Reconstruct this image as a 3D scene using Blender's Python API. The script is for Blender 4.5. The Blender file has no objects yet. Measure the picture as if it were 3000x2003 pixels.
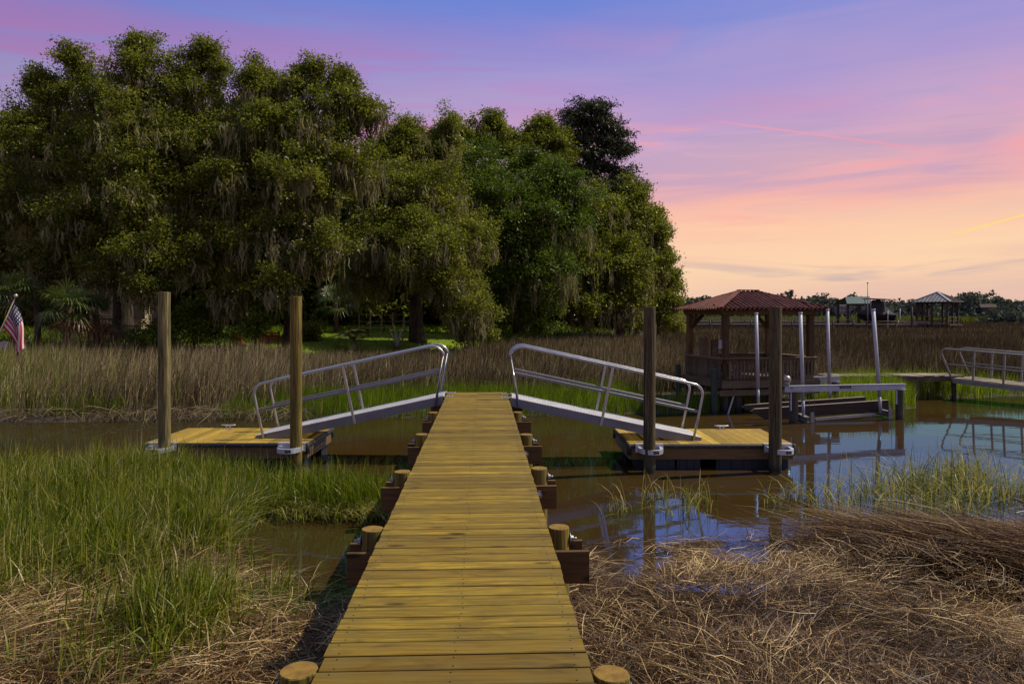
import bpy, math, random
import numpy as np
from mathutils import Vector, Matrix

scene = bpy.context.scene
R = math.radians

# ---------------------------------------------------------------- camera
CAM = Vector((0.129, 0.0, 2.85))
YAW = R(2.216)
FPX = 2150.0            # focal length in pixels of a 3000 pixel wide picture
cam_d = bpy.data.cameras.new('camera')
cam_d.sensor_width = 36.0
cam_d.lens = 36.0 * FPX / 3000.0
cam_d.shift_y = -75.5 / 3000.0
cam_d.clip_end = 6000.0
cam_d.clip_start = 0.05
cam = bpy.data.objects.new('camera', cam_d)
scene.collection.objects.link(cam)
cam.location = CAM
cam.rotation_euler = (R(90), 0, -YAW)
scene.camera = cam

# ---------------------------------------------------------------- light and view
SUN_TO = Vector((0.72, 0.14, 0.98)).normalized()
sun_d = bpy.data.lights.new('sun', 'SUN')
sun_d.energy = 4.6
sun_d.angle = R(0.55)
sun_d.color = (1.0, 0.86, 0.66)
sun = bpy.data.objects.new('sun', sun_d)
scene.collection.objects.link(sun)
sun.rotation_euler = (-SUN_TO).to_track_quat('-Z', 'Y').to_euler()
sun.location = (20, 10, 30)

scene.view_settings.view_transform = 'Standard'
scene.view_settings.look = 'None'
scene.view_settings.exposure = 0.04
scene.view_settings.gamma = 1.0
scene.view_settings.use_curve_mapping = False
scene.cycles.max_bounces = 6
scene.cycles.diffuse_bounces = 3
scene.cycles.glossy_bounces = 3
scene.cycles.transmission_bounces = 3
scene.cycles.transparent_max_bounces = 6
scene.cycles.caustics_reflective = False
scene.cycles.caustics_refractive = False
scene.cycles.sample_clamp_indirect = 4.0


def lin(r, g, b):
    def f(c):
        c /= 255.0
        return c / 12.92 if c <= 0.04045 else ((c + 0.055) / 1.055) ** 2.4
    return (f(r), f(g), f(b), 1.0)


class NT:
    """small helper to write node trees"""
    def __init__(self, tree):
        self.t = tree
        self.n = tree.nodes
        self.l = tree.links

    def new(self, typ, **kw):
        nd = self.n.new(typ)
        for k, v in kw.items():
            setattr(nd, k, v)
        return nd

    def put(self, sock, v):
        if isinstance(v, bpy.types.NodeSocket):
            self.l.new(v, sock)
        elif v is not None:
            sock.default_value = v

    def math(self, op, a, b=None, c=None, clamp=False):
        nd = self.new('ShaderNodeMath', operation=op)
        nd.use_clamp = clamp
        self.put(nd.inputs[0], a)
        if b is not None:
            self.put(nd.inputs[1], b)
        if c is not None:
            self.put(nd.inputs[2], c)
        return nd.outputs[0]

    def rng(self, v, a, b, c=0.0, d=1.0, smooth=False):
        nd = self.new('ShaderNodeMapRange')
        if smooth:
            nd.interpolation_type = 'SMOOTHSTEP'
        self.put(nd.inputs[0], v)
        for i, x in enumerate((a, b, c, d)):
            self.put(nd.inputs[i + 1], x)
        return nd.outputs[0]

    def mix(self, f, a, b, blend='MIX'):
        nd = self.new('ShaderNodeMix', data_type='RGBA', blend_type=blend)
        self.put(nd.inputs[0], f)
        self.put(nd.inputs[6], a)
        self.put(nd.inputs[7], b)
        return nd.outputs[2]

    def ramp(self, f, stops, interp='LINEAR'):
        nd = self.new('ShaderNodeValToRGB')
        cr = nd.color_ramp
        cr.interpolation = interp
        while len(cr.elements) > 1:
            cr.elements.remove(cr.elements[-1])
        cr.elements[0].position = stops[0][0]
        cr.elements[0].color = stops[0][1]
        for p, c in stops[1:]:
            e = cr.elements.new(p)
            e.color = c
        self.put(nd.inputs[0], f)
        return nd.outputs[0]

    def noise(self, vec, scale=1.0, detail=3.0, rough=0.5, dist=0.0):
        nd = self.new('ShaderNodeTexNoise')
        self.put(nd.inputs['Vector'], vec)
        nd.inputs['Scale'].default_value = scale
        nd.inputs['Detail'].default_value = detail
        nd.inputs['Roughness'].default_value = rough
        nd.inputs['Distortion'].default_value = dist
        return nd.outputs['Fac']

    def comb(self, x, y, z):
        nd = self.new('ShaderNodeCombineXYZ')
        for i, v in enumerate((x, y, z)):
            self.put(nd.inputs[i], v)
        return nd.outputs[0]

    def scale(self, vec, s, loc=None):
        nd = self.new('ShaderNodeMapping')
        self.put(nd.inputs['Vector'], vec)
        nd.inputs['Scale'].default_value = s
        if loc is not None:
            self.put(nd.inputs['Location'], loc)
        return nd.outputs[0]


def heading(px, py):
    """unit direction of a sight line (source picture pixels)"""
    f = Vector((math.sin(YAW), math.cos(YAW), 0))
    r = Vector((math.cos(YAW), -math.sin(YAW), 0))
    return (f + r * ((px - 1500) / FPX) + Vector((0, 0, 1)) * ((926 - py) / FPX)).normalized()


# ---------------------------------------------------------------- sky
world = bpy.data.worlds.new('World')
scene.world = world
world.use_nodes = True
W = NT(world.node_tree)
W.n.clear()
tc = W.new('ShaderNodeTexCoord')
dirv = tc.outputs['Generated']
sep = W.new('ShaderNodeSeparateXYZ')
W.put(sep.inputs[0], dirv)
sx, sy, sz = sep.outputs
az = W.math('ARCTAN2', sx, sy)
n_big = W.noise(W.comb(W.math('MULTIPLY', az, 1.5), W.math('MULTIPLY', sz, 9.0), 3.7), 1.0, 3, 0.5, 0.6)
n_mid = W.noise(W.comb(W.math('MULTIPLY', az, 2.6), W.math('MULTIPLY', sz, 26.0), 8.2), 1.0, 4, 0.55, 0.8)
n_fin = W.noise(W.comb(W.math('MULTIPLY', az, 4.0), W.math('MULTIPLY', sz, 70.0), 1.3), 1.0, 4, 0.55, 0.5)
el = W.math('ADD', sz, W.math('MULTIPLY', W.math('SUBTRACT', n_big, 0.5), 0.13))
el = W.math('ADD', el, W.math('MULTIPLY', W.math('SUBTRACT', n_mid, 0.5), 0.085))
el = W.math('ADD', el, W.math('MULTIPLY', W.rng(az, 0.55, -0.75), 0.075))
sky = W.ramp(el, [
    (0.000, lin(228, 192, 176)), (0.035, lin(238, 198, 176)), (0.080, lin(255, 214, 176)),
    (0.125, lin(255, 202, 172)), (0.170, lin(250, 184, 172)), (0.205, lin(230, 178, 188)),
    (0.245, lin(204, 168, 204)), (0.300, lin(176, 156, 210)), (0.365, lin(146, 148, 214)),
    (0.430, lin(112, 136, 216)), (0.560, lin(114, 140, 206)), (0.800, lin(126, 146, 192)), (1.0, lin(130, 146, 184))])
# rose veils in the middle heights
veil = W.math('MULTIPLY', W.rng(n_big, 0.50, 0.68, smooth=True), W.math('MULTIPLY', W.rng(sz, 0.13, 0.22, smooth=True), W.rng(sz, 0.44, 0.30, smooth=True)))
sky = W.mix(W.math('MULTIPLY', veil, 0.38), sky, lin(214, 150, 186))
veil2 = W.math('MULTIPLY', W.rng(az, 0.25, -0.15, smooth=True), W.math('MULTIPLY', W.rng(sz, 0.15, 0.24, smooth=True), W.rng(sz, 0.40, 0.30, smooth=True)))
sky = W.mix(W.math('MULTIPLY', W.math('MULTIPLY', veil2, W.rng(n_mid, 0.35, 0.60, smooth=True)), 0.55), sky, lin(196, 124, 182))
coral = W.math('MULTIPLY', W.rng(n_mid, 0.50, 0.64, smooth=True), W.math('MULTIPLY', W.rng(sz, 0.09, 0.14, smooth=True), W.rng(sz, 0.30, 0.20, smooth=True)))
sky = W.mix(W.math('MULTIPLY', coral, 0.55), sky, lin(255, 172, 168))
# grey streaks low over the horizon
streak = W.math('MULTIPLY', W.rng(n_mid, 0.52, 0.66, smooth=True), W.rng(sz, 0.115, 0.05, smooth=True))
sky = W.mix(W.math('MULTIPLY', streak, 0.75), sky, lin(190, 170, 176))
lav = W.math('MULTIPLY', W.rng(n_mid, 0.52, 0.34, smooth=True), W.math('MULTIPLY', W.rng(sz, 0.10, 0.17, smooth=True), W.rng(sz, 0.36, 0.26, smooth=True)))
sky = W.mix(W.math('MULTIPLY', lav, 0.45), sky, lin(160, 156, 204))
glow = W.math('MULTIPLY', W.rng(n_fin, 0.50, 0.72, smooth=True), W.rng(sz, 0.20, 0.08, smooth=True))
sky = W.mix(W.math('MULTIPLY', glow, 0.22), sky, lin(255, 224, 176))


def contrail(a, b, width, col, amount):
    global sky
    va, vb = heading(*a), heading(*b)
    n = va.cross(vb).normalized()
    t = (vb - va).normalized()
    dn = W.new('ShaderNodeVectorMath', operation='DOT_PRODUCT')
    W.put(dn.inputs[0], dirv)
    dn.inputs[1].default_value = n
    dt = W.new('ShaderNodeVectorMath', operation='DOT_PRODUCT')
    W.put(dt.inputs[0], dirv)
    dt.inputs[1].default_value = t
    s0, s1 = va.dot(t), vb.dot(t)
    m = W.rng(W.math('ABSOLUTE', dn.outputs['Value']), width, width * 0.1, smooth=True)
    k = (s1 - s0)
    m = W.math('MULTIPLY', m, W.rng(dt.outputs['Value'], s0, s0 + 0.35 * k, smooth=True))
    m = W.math('MULTIPLY', m, W.rng(dt.outputs['Value'], s1 + 0.05 * k, s1 - 0.2 * k, smooth=True))
    front = W.rng(sy, 0.0, 0.1)
    sky = W.mix(W.math('MULTIPLY', W.math('MULTIPLY', m, amount), front), sky, col)


contrail((2020, 345), (2780, 446), 0.0022, lin(240, 160, 178), 0.75)
contrail((2715, 708), (3200, 575), 0.0020, lin(255, 226, 128), 0.8)
# the half of the sky away from the sunset is dimmer
dim = W.rng(sy, -0.55, 0.55, 0.90, 0.95, smooth=True)
dim = W.math('MULTIPLY', dim, W.rng(az, -0.75, 0.15, 0.84, 1.0, smooth=True))
bgn = W.new('ShaderNodeBackground')
W.put(bgn.inputs['Color'], sky)
W.put(bgn.inputs['Strength'], dim)
outn = W.new('ShaderNodeOutputWorld')
W.l.new(bgn.outputs[0], outn.inputs['Surface'])

# ---------------------------------------------------------------- helpers
COL = scene.collection
rnd = random.Random(7)
NP = np.random.default_rng(11)


def P(px, py, d):
    """a place seen at picture position (px, py) d metres deep"""
    x = (px - 1500) / FPX * d
    return Vector((CAM.x + math.sin(YAW) * d + math.cos(YAW) * x,
                   math.cos(YAW) * d - math.sin(YAW) * x,
                   CAM.z + (926 - py) / FPX * d))


def G(px, d):
    v = P(px, 926, d)
    return v.x, v.y


def tag(o, label=None, cat=None, group=None, kind=None):
    if label:
        o['label'] = label
    if cat:
        o['category'] = cat
    if group:
        o['group'] = group
    if kind:
        o['kind'] = kind
    return o


def thing(name, label, cat, loc=(0, 0, 0), rz=0.0, group=None):
    o = bpy.data.objects.new(name, None)
    o.empty_display_size = 0.2
    COL.objects.link(o)
    o.location = loc
    o.rotation_euler = (0, 0, rz)
    return tag(o, label, cat, group)


def link(name, me, mat=None, parent=None, loc=None, rot=None):
    if mat is not None:
        for m in (mat if isinstance(mat, (list, tuple)) else [mat]):
            if len(me.materials) < (len(mat) if isinstance(mat, (list, tuple)) else 1):
                me.materials.append(m)
    o = bpy.data.objects.new(name, me)
    COL.objects.link(o)
    if parent is not None:
        o.parent = parent
    if loc is not None:
        o.location = loc
    if rot is not None:
        o.rotation_euler = rot
    return o


class MB:
    def __init__(self):
        self.v = []
        self.f = []
        self.mi = []
        self.sm = []

    def add(self, vs, fs, mi=0, smooth=False):
        b = len(self.v)
        self.v += [tuple(p) for p in vs]
        self.f += [tuple(i + b for i in f) for f in fs]
        self.mi += [mi] * len(fs)
        self.sm += [smooth] * len(fs)
        return self

    def box(self, c, s, M=None, mi=0, ch=0.0):
        """box, chamfered along its edges when ch > 0"""
        c = Vector(c)
        hx, hy, hz = s[0] / 2, s[1] / 2, s[2] / 2
        if ch <= 0:
            vs = [Vector((x * hx, y * hy, z * hz)) for z in (-1, 1) for y in (-1, 1) for x in (-1, 1)]
            fs = [(0, 2, 3, 1), (4, 5, 7, 6), (0, 1, 5, 4), (2, 6, 7, 3), (0, 4, 6, 2), (1, 3, 7, 5)]
        else:
            # long axis = x: an octagonal section swept along x
            prof = [(-hy + ch, -hz), (hy - ch, -hz), (hy, -hz + ch), (hy, hz - ch), (hy - ch, hz), (-hy + ch, hz), (-hy, hz - ch), (-hy, -hz + ch)]
            vs = [Vector((-hx, y, z)) for y, z in prof] + [Vector((hx, y, z)) for y, z in prof]
            fs = [tuple(range(7, -1, -1)), tuple(range(8, 16))] + [(i, (i + 1) % 8, (i + 1) % 8 + 8, i + 8) for i in range(8)]
        if M is not None:
            vs = [M @ p for p in vs]
        return self.add([p + c for p in vs], fs, mi)

    def beam(self, p0, p1, w, h, up=(0, 0, 1), mi=0, ch=0.0):
        p0, p1 = Vector(p0), Vector(p1)
        x = (p1 - p0)
        L = x.length
        x.normalize()
        up = Vector(up)
        y = up.cross(x)
        if y.length < 1e-4:
            y = Vector((0, 1, 0)).cross(x)
        y.normalize()
        z = x.cross(y)
        M = Matrix((x, y, z)).transposed()
        return self.box((p0 + p1) / 2, (L, w, h), M, mi, ch)

    def tube(self, pts, r, n=8, mi=0, cap=True, smooth=True):
        pts = [Vector(p) for p in pts]
        k = len(pts)
        rs = r if isinstance(r, (list, tuple)) else [r] * k
        vs, fs = [], []
        prev = None
        for i, p in enumerate(pts):
            t = (pts[min(i + 1, k - 1)] - pts[max(i - 1, 0)]).normalized()
            if prev is None:
                a = Vector((0, 0, 1)) if abs(t.z) < 0.9 else Vector((1, 0, 0))
                u = (a - t * a.dot(t)).normalized()
            else:
                u = (prev - t * prev.dot(t)).normalized()
            prev = u
            w = t.cross(u)
            for j in range(n):
                an = 2 * math.pi * j / n
                vs.append(p + (u * math.cos(an) + w * math.sin(an)) * rs[i])
        for i in range(k - 1):
            for j in range(n):
                a, b = i * n + j, i * n + (j + 1) % n
                fs.append((a, b, b + n, a + n))
        self.add(vs, fs, mi, smooth)
        if cap:
            b = len(self.v) - len(vs)
            self.f += [tuple(b + j for j in range(n - 1, -1, -1)), tuple(b + (k - 1) * n + j for j in range(n))]
            self.mi += [mi, mi]
            self.sm += [False, False]
        return self

    def prism(self, prof, x0, x1, mi=0, axis='x'):
        k = len(prof)
        f = {'x': lambda t, a, b: (t, a, b), 'y': lambda t, a, b: (a, t, b), 'z': lambda t, a, b: (a, b, t)}[axis]
        vs = [f(x0, a, b) for a, b in prof] + [f(x1, a, b) for a, b in prof]
        fs = [tuple(range(k - 1, -1, -1)), tuple(range(k, 2 * k))] + [(i, (i + 1) % k, (i + 1) % k + k, i + k) for i in range(k)]
        return self.add(vs, fs, mi)

    def mesh(self, name):
        me = bpy.data.meshes.new(name)
        me.from_pydata(self.v, [], self.f)
        me.polygons.foreach_set('material_index', self.mi)
        me.polygons.foreach_set('use_smooth', self.sm)
        me.update()
        return me

    def build(self, name, mat=None, parent=None, loc=None, rot=None):
        return link(name, self.mesh(name), mat, parent, loc, rot)


def array_mesh(name, verts, loops, starts, tone=None, smooth=False):
    me = bpy.data.meshes.new(name)
    me.vertices.add(len(verts))
    me.vertices.foreach_set('co', np.ascontiguousarray(verts, dtype=np.float32).ravel())
    me.loops.add(len(loops))
    me.loops.foreach_set('vertex_index', np.ascontiguousarray(loops, dtype=np.int32))
    me.polygons.add(len(starts))
    me.polygons.foreach_set('loop_start', np.ascontiguousarray(starts, dtype=np.int32))
    if smooth:
        me.polygons.foreach_set('use_smooth', np.ones(len(starts), dtype=bool))
    if tone is not None:
        at = me.attributes.new('tone', 'FLOAT', 'POINT')
        at.data.foreach_set('value', np.ascontiguousarray(tone, dtype=np.float32))
    me.update(calc_edges=True)
    return me


def vnoise(x, y, seed=0, scale=1.0):
    """smooth value noise 0..1 on arrays"""
    x = np.asarray(x, float) * scale + seed * 17.3
    y = np.asarray(y, float) * scale - seed * 9.1
    xi, yi = np.floor(x), np.floor(y)
    fx, fy = x - xi, y - yi
    fx = fx * fx * (3 - 2 * fx)
    fy = fy * fy * (3 - 2 * fy)

    def h(a, b):
        s = np.sin(a * 127.1 + b * 311.7 + seed * 74.7) * 43758.5453
        return s - np.floor(s)
    return (h(xi, yi) * (1 - fx) + h(xi + 1, yi) * fx) * (1 - fy) + (h(xi, yi + 1) * (1 - fx) + h(xi + 1, yi + 1) * fx) * fy


def fbm(x, y, seed=0, scale=1.0):
    return (vnoise(x, y, seed, scale) + 0.5 * vnoise(x, y, seed + 3, scale * 2.1) + 0.25 * vnoise(x, y, seed + 5, scale * 4.3)) / 1.75


# ---------------------------------------------------------------- materials
def mat_new(name):
    m = bpy.data.materials.new(name)
    m.use_nodes = True
    t = NT(m.node_tree)
    t.n.clear()
    return m, t


def finish(t, bsdf):
    o = t.new('ShaderNodeOutputMaterial')
    t.l.new(bsdf, o.inputs['Surface'])


def principled(t, color, rough=0.7, metal=0.0, spec=0.4, bump=None, bstr=0.3, bdist=0.01):
    b = t.new('ShaderNodeBsdfPrincipled')
    t.put(b.inputs['Base Color'], color)
    t.put(b.inputs['Roughness'], rough)
    t.put(b.inputs['Metallic'], metal)
    t.put(b.inputs['Specular IOR Level'], spec)
    if bump is not None:
        bn = t.new('ShaderNodeBump')
        bn.inputs['Strength'].default_value = bstr
        bn.inputs['Distance'].default_value = bdist
        t.put(bn.inputs['Height'], bump)
        t.l.new(bn.outputs[0], b.inputs['Normal'])
    return b.outputs[0]


def rgb(*c):
    return (c[0], c[1], c[2], 1.0)


def plain(name, c, rough=0.6, metal=0.0, spec=0.4, var=0.15, scale=6.0):
    m, t = mat_new(name)
    co = t.new('ShaderNodeTexCoord').outputs['Object']
    n = t.noise(co, scale, 4, 0.6)
    a = rgb(*[x * (1 - var) for x in c])
    b = rgb(*[min(1, x * (1 + var)) for x in c])
    col = t.mix(t.rng(n, 0.3, 0.7), a, b)
    finish(t, principled(t, col, t.rng(n, 0.3, 0.7, rough - 0.06, rough + 0.08), metal, spec, n, 0.15, 0.004))
    return m


def wood(name, dark, mid, light, axis=0, fine=1.0, rough=0.65, knots=True, grey=None, spec=0.3, stain=0.0):
    """sawn timber with grain along one local axis, tone varying from piece to piece"""
    m, t = mat_new(name)
    co = t.new('ShaderNodeTexCoord').outputs['Object']
    oi = t.new('ShaderNodeObjectInfo')
    r1 = oi.outputs['Random']
    off = t.comb(t.math('MULTIPLY', r1, 31.0), t.math('MULTIPLY', r1, 17.0), t.math('MULTIPLY', r1, 53.0))
    s = [26.0 * fine] * 3
    s[axis] = 1.3 * fine
    v = t.scale(co, tuple(s), off)
    g1 = t.noise(v, 1.0, 5, 0.6, 1.6)
    s2 = [120.0 * fine] * 3
    s2[axis] = 3.2 * fine
    g2 = t.noise(t.scale(co, tuple(s2), off), 1.0, 3, 0.55, 0.4)
    g = t.math('ADD', t.math('MULTIPLY', g1, 0.62), t.math('MULTIPLY', g2, 0.38))
    col = t.ramp(g, [(0.31, rgb(*dark)), (0.48, rgb(*mid)), (0.66, rgb(*light))])
    br = t.rng(r1, 0.0, 1.0, 0.62, 1.26)
    col = t.mix(1.0, col, t.comb(br, br, br), 'MULTIPLY')
    r2 = t.math('FRACT', t.math('MULTIPLY', r1, 7.31))
    col = t.mix(t.rng(r2, 0.45, 1.0, 0.0, 0.55), col, rgb(mid[0] * 0.62, mid[1] * 0.54, mid[2] * 0.8))
    if knots:
        s3 = [13.0 * fine] * 3
        s3[axis] = 4.6 * fine
        vo = t.new('ShaderNodeTexVoronoi')
        t.put(vo.inputs['Vector'], t.scale(co, tuple(s3), off))
        vo.inputs['Scale'].default_value = 0.55
        k = t.math('MULTIPLY', t.rng(vo.outputs['Distance'], 0.23, 0.10, smooth=True), t.rng(t.math('FRACT', t.math('MULTIPLY', vo.outputs['Color'], 7.0)), 0.36, 0.40))
        col = t.mix(t.math('MULTIPLY', k, 0.85), col, rgb(dark[0] * 0.42, dark[1] * 0.36, dark[2] * 0.4))
    n3 = t.noise(co, 2.3 * fine, 3, 0.6)
    if grey is not None:
        col = t.mix(t.rng(n3, 0.42, 0.68, 0.0, 0.75), col, rgb(*grey))
    if stain > 0:
        st = t.noise(t.scale(co, (3.0, 9.0, 3.0), off), 1.0, 4, 0.6, 0.6)
        col = t.mix(t.rng(st, 0.52, 0.72, 0.0, stain), col, rgb(dark[0] * 0.7, dark[1] * 0.62, dark[2] * 0.7))
    finish(t, principled(t, col, t.rng(g2, 0.3, 0.7, rough - 0.1, rough + 0.12), 0.0, spec, g, 0.45, 0.003))
    return m


def endgrain(name, a, b):
    m, t = mat_new(name)
    co = t.new('ShaderNodeTexCoord').outputs['Object']
    wv = t.new('ShaderNodeTexWave')
    wv.wave_type = 'RINGS'
    wv.rings_direction = 'Z'
    t.put(wv.inputs['Vector'], co)
    wv.inputs['Scale'].default_value = 26.0
    wv.inputs['Distortion'].default_value = 2.0
    wv.inputs['Detail'].default_value = 2.0
    n = t.noise(co, 14.0, 4, 0.6)
    col = t.mix(t.rng(wv.outputs['Fac'], 0.0, 1.0, 0.35, 0.65), rgb(*a), rgb(*b))
    col = t.mix(t.rng(n, 0.40, 0.70, 0, 0.75), col, rgb(a[0] * 0.6, a[1] * 0.5, a[2] * 0.5))
    finish(t, principled(t, col, 0.7, 0, 0.3, n, 0.4, 0.003))
    return m


def piling_mat(name, dark, mid, light, green):
    m, t = mat_new(name)
    tcn = t.new('ShaderNodeTexCoord')
    co = tcn.outputs['Object']
    oi = t.new('ShaderNodeObjectInfo')
    off = t.comb(t.math('MULTIPLY', oi.outputs['Random'], 13.0), t.math('MULTIPLY', oi.outputs['Random'], 29.0), 0.0)
    g1 = t.noise(t.scale(co, (16, 16, 0.9), off), 1.0, 4, 0.6, 1.2)
    g2 = t.noise(t.scale(co, (60, 60, 3.0), off), 1.0, 3, 0.5, 0.3)
    g = t.math('ADD', t.math('MULTIPLY', g1, 0.6), t.math('MULTIPLY', g2, 0.4))
    col = t.ramp(g, [(0.38, rgb(*dark)), (0.5, rgb(*mid)), (0.63, rgb(*light))])
    n3 = t.noise(t.scale(co, (4, 4, 1.0), off), 1.0, 4, 0.6)
    col = t.mix(t.rng(n3, 0.45, 0.65, 0, 0.7), col, rgb(*green))
    # drying cracks and the wet foot
    ck = t.noise(t.scale(co, (26, 26, 0.55), off), 1.0, 2, 0.4, 0.4)
    crack = t.rng(ck, 0.63, 0.68)
    col = t.mix(t.math('MULTIPLY', crack, 0.8), col, rgb(0.012, 0.009, 0.005))
    geo = t.new('ShaderNodeNewGeometry')
    sp = t.new('ShaderNodeSeparateXYZ')
    t.put(sp.inputs[0], geo.outputs['Position'])
    wet = t.rng(t.math('ADD', sp.outputs[2], t.math('MULTIPLY', n3, 0.12)), 0.26, 0.12, 0, 0.72, smooth=True)
    col = t.mix(wet, col, rgb(0.016, 0.013, 0.008))
    finish(t, principled(t, col, t.rng(wet, 0, 0.72, 0.8, 0.35), 0, 0.3, g, 0.6, 0.006))
    return m


def metal(name, c, rough=0.35, var=0.12, axis=0, metallic=0.9):
    m, t = mat_new(name)
    co = t.new('ShaderNodeTexCoord').outputs['Object']
    s = [40.0] * 3
    s[axis] = 1.2
    n = t.noise(t.scale(co, tuple(s)), 1.0, 3, 0.5)
    n2 = t.noise(co, 3.0, 4, 0.6)
    f = t.math('ADD', t.math('MULTIPLY', n, 0.5), t.math('MULTIPLY', n2, 0.5))
    col = t.mix(t.rng(f, 0.35, 0.65), rgb(*[x * (1 - var) for x in c]), rgb(*[min(1, x * (1 + var)) for x in c]))
    finish(t, principled(t, col, t.rng(f, 0.3, 0.7, rough - 0.08, rough + 0.14), metallic, 0.5, n, 0.08, 0.002))
    return m


def leafy(name, stops, rough=0.5, trans=0.35, spec=0.5, tcol=None):
    """leaf, blade or straw: tone attribute picks the natural colour of each one"""
    m, t = mat_new(name)
    a = t.new('ShaderNodeAttribute')
    a.attribute_name = 'tone'
    col = t.ramp(a.outputs['Fac'], [(p, rgb(*c)) for p, c in stops])
    pb = principled(t, col, rough, 0, spec)
    tr = t.new('ShaderNodeBsdfTranslucent')
    t.put(tr.inputs['Color'], t.mix(1.0, col, rgb(*(tcol or (1.1, 1.15, 0.5))), 'MULTIPLY'))
    mx = t.new('ShaderNodeMixShader')
    mx.inputs[0].default_value = trans
    t.l.new(pb, mx.inputs[1])
    t.l.new(tr.outputs[0], mx.inputs[2])
    finish(t, mx.outputs[0])
    return m


def bark_mat(name, dark, light):
    m, t = mat_new(name)
    co = t.new('ShaderNodeTexCoord').outputs['Object']
    n = t.noise(t.scale(co, (6, 6, 1.6)), 1.0, 5, 0.65, 0.8)
    n2 = t.noise(co, 1.1, 3, 0.5)
    col = t.ramp(n, [(0.35, rgb(*dark)), (0.65, rgb(*light))])
    col = t.mix(t.rng(n2, 0.5, 0.7, 0, 0.5), col, rgb(0.10, 0.105, 0.07))
    finish(t, principled(t, col, 0.9, 0, 0.2, n, 0.8, 0.03))
    return m


M = {}
M['deck'] = wood('new_yellow_decking', (0.072, 0.040, 0.005), (0.205, 0.136, 0.012), (0.370, 0.268, 0.034), axis=0, rough=0.62, grey=(0.135, 0.105, 0.026), spec=0.2, stain=0.55)
M['dock_deck'] = wood('dock_decking', (0.24, 0.150, 0.020), (0.36, 0.245, 0.034), (0.47, 0.345, 0.060), axis=1, rough=0.62, spec=0.2, stain=0.4)
M['fascia'] = wood('treated_brown_timber', (0.110, 0.070, 0.024), (0.180, 0.120, 0.042), (0.26, 0.18, 0.07), axis=0, rough=0.7)
M['header'] = wood('header_timber', (0.055, 0.030, 0.010), (0.105, 0.060, 0.020), (0.165, 0.098, 0.036), axis=0, rough=0.7)
M['screw'] = plain('screw_head', (0.03, 0.028, 0.026), 0.5, 0.6)
M['piling'] = piling_mat('treated_piling', (0.045, 0.038, 0.013), (0.130, 0.112, 0.045), (0.29, 0.25, 0.11), (0.105, 0.110, 0.046))
M['piling_dark'] = piling_mat('dark_treated_piling', (0.026, 0.021, 0.009), (0.070, 0.058, 0.026), (0.15, 0.125, 0.06), (0.060, 0.060, 0.030))
M['piling_yellow'] = piling_mat('yellow_treated_piling', (0.060, 0.042, 0.008), (0.165, 0.124, 0.022), (0.30, 0.235, 0.05), (0.110, 0.098, 0.024))
M['piling_old'] = piling_mat('weathered_piling', (0.035, 0.030, 0.020), (0.070, 0.058, 0.040), (0.13, 0.11, 0.08), (0.038, 0.058, 0.038))
M['cut_top'] = endgrain('cut_pile_top', (0.17, 0.100, 0.016), (0.31, 0.200, 0.032))
M['grey_top'] = endgrain('weathered_pile_top', (0.16, 0.13, 0.08), (0.26, 0.22, 0.14))
M['alu'] = metal('aluminium_extrusion', (0.19, 0.205, 0.235), 0.42, 0.16, 0, 0.45)
M['alu_tube'] = metal('aluminium_tube', (0.42, 0.43, 0.45), 0.30, 0.10, 0, 0.75)
M['alu_tread'] = metal('aluminium_tread', (0.52, 0.52, 0.53), 0.5, 0.16, 0, 0.35)
M['galv'] = metal('galvanised_steel', (0.60, 0.62, 0.64), 0.42, 0.18, 0, 0.6)
M['lift_alu'] = metal('painted_lift_beam', (0.36, 0.40, 0.46), 0.45, 0.2, 0, 0.3)
M['old_alu'] = metal('dull_aluminium', (0.25, 0.24, 0.22), 0.5, 0.2, 0, 0.5)
M['bolt'] = metal('bolt_steel', (0.30, 0.32, 0.35), 0.42, 0.1, 2, 0.7)
M['rubber'] = plain('black_rubber', (0.022, 0.021, 0.022), 0.45, 0, 0.4)
M['plastic'] = plain('black_float', (0.018, 0.018, 0.021), 0.4, 0, 0.4, 0.4, 9)
M['pvc'] = plain('white_pvc', (0.40, 0.43, 0.48), 0.4, 0, 0.5, 0.10, 3)
M['old_wood'] = wood('old_grey_brown_timber', (0.050, 0.038, 0.020), (0.110, 0.088, 0.048), (0.20, 0.165, 0.098), axis=2, rough=0.85, knots=False, grey=(0.14, 0.124, 0.082))
M['old_wood_x'] = wood('old_grey_brown_rail', (0.050, 0.038, 0.020), (0.110, 0.088, 0.048), (0.20, 0.165, 0.098), axis=0, rough=0.85, knots=False, grey=(0.14, 0.124, 0.082))
M['old_plank'] = wood('sun_bleached_plank', (0.16, 0.135, 0.085), (0.26, 0.225, 0.15), (0.36, 0.32, 0.22), axis=0, rough=0.85, knots=False)
M['post_brown'] = wood('brown_pavilion_post', (0.042, 0.027, 0.010), (0.098, 0.064, 0.026), (0.18, 0.118, 0.05), axis=2, rough=0.8, knots=False)
M['red_wood'] = wood('red_stained_timber', (0.12, 0.034, 0.012), (0.22, 0.070, 0.024), (0.32, 0.12, 0.045), axis=0, rough=0.6, knots=False)

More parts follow.
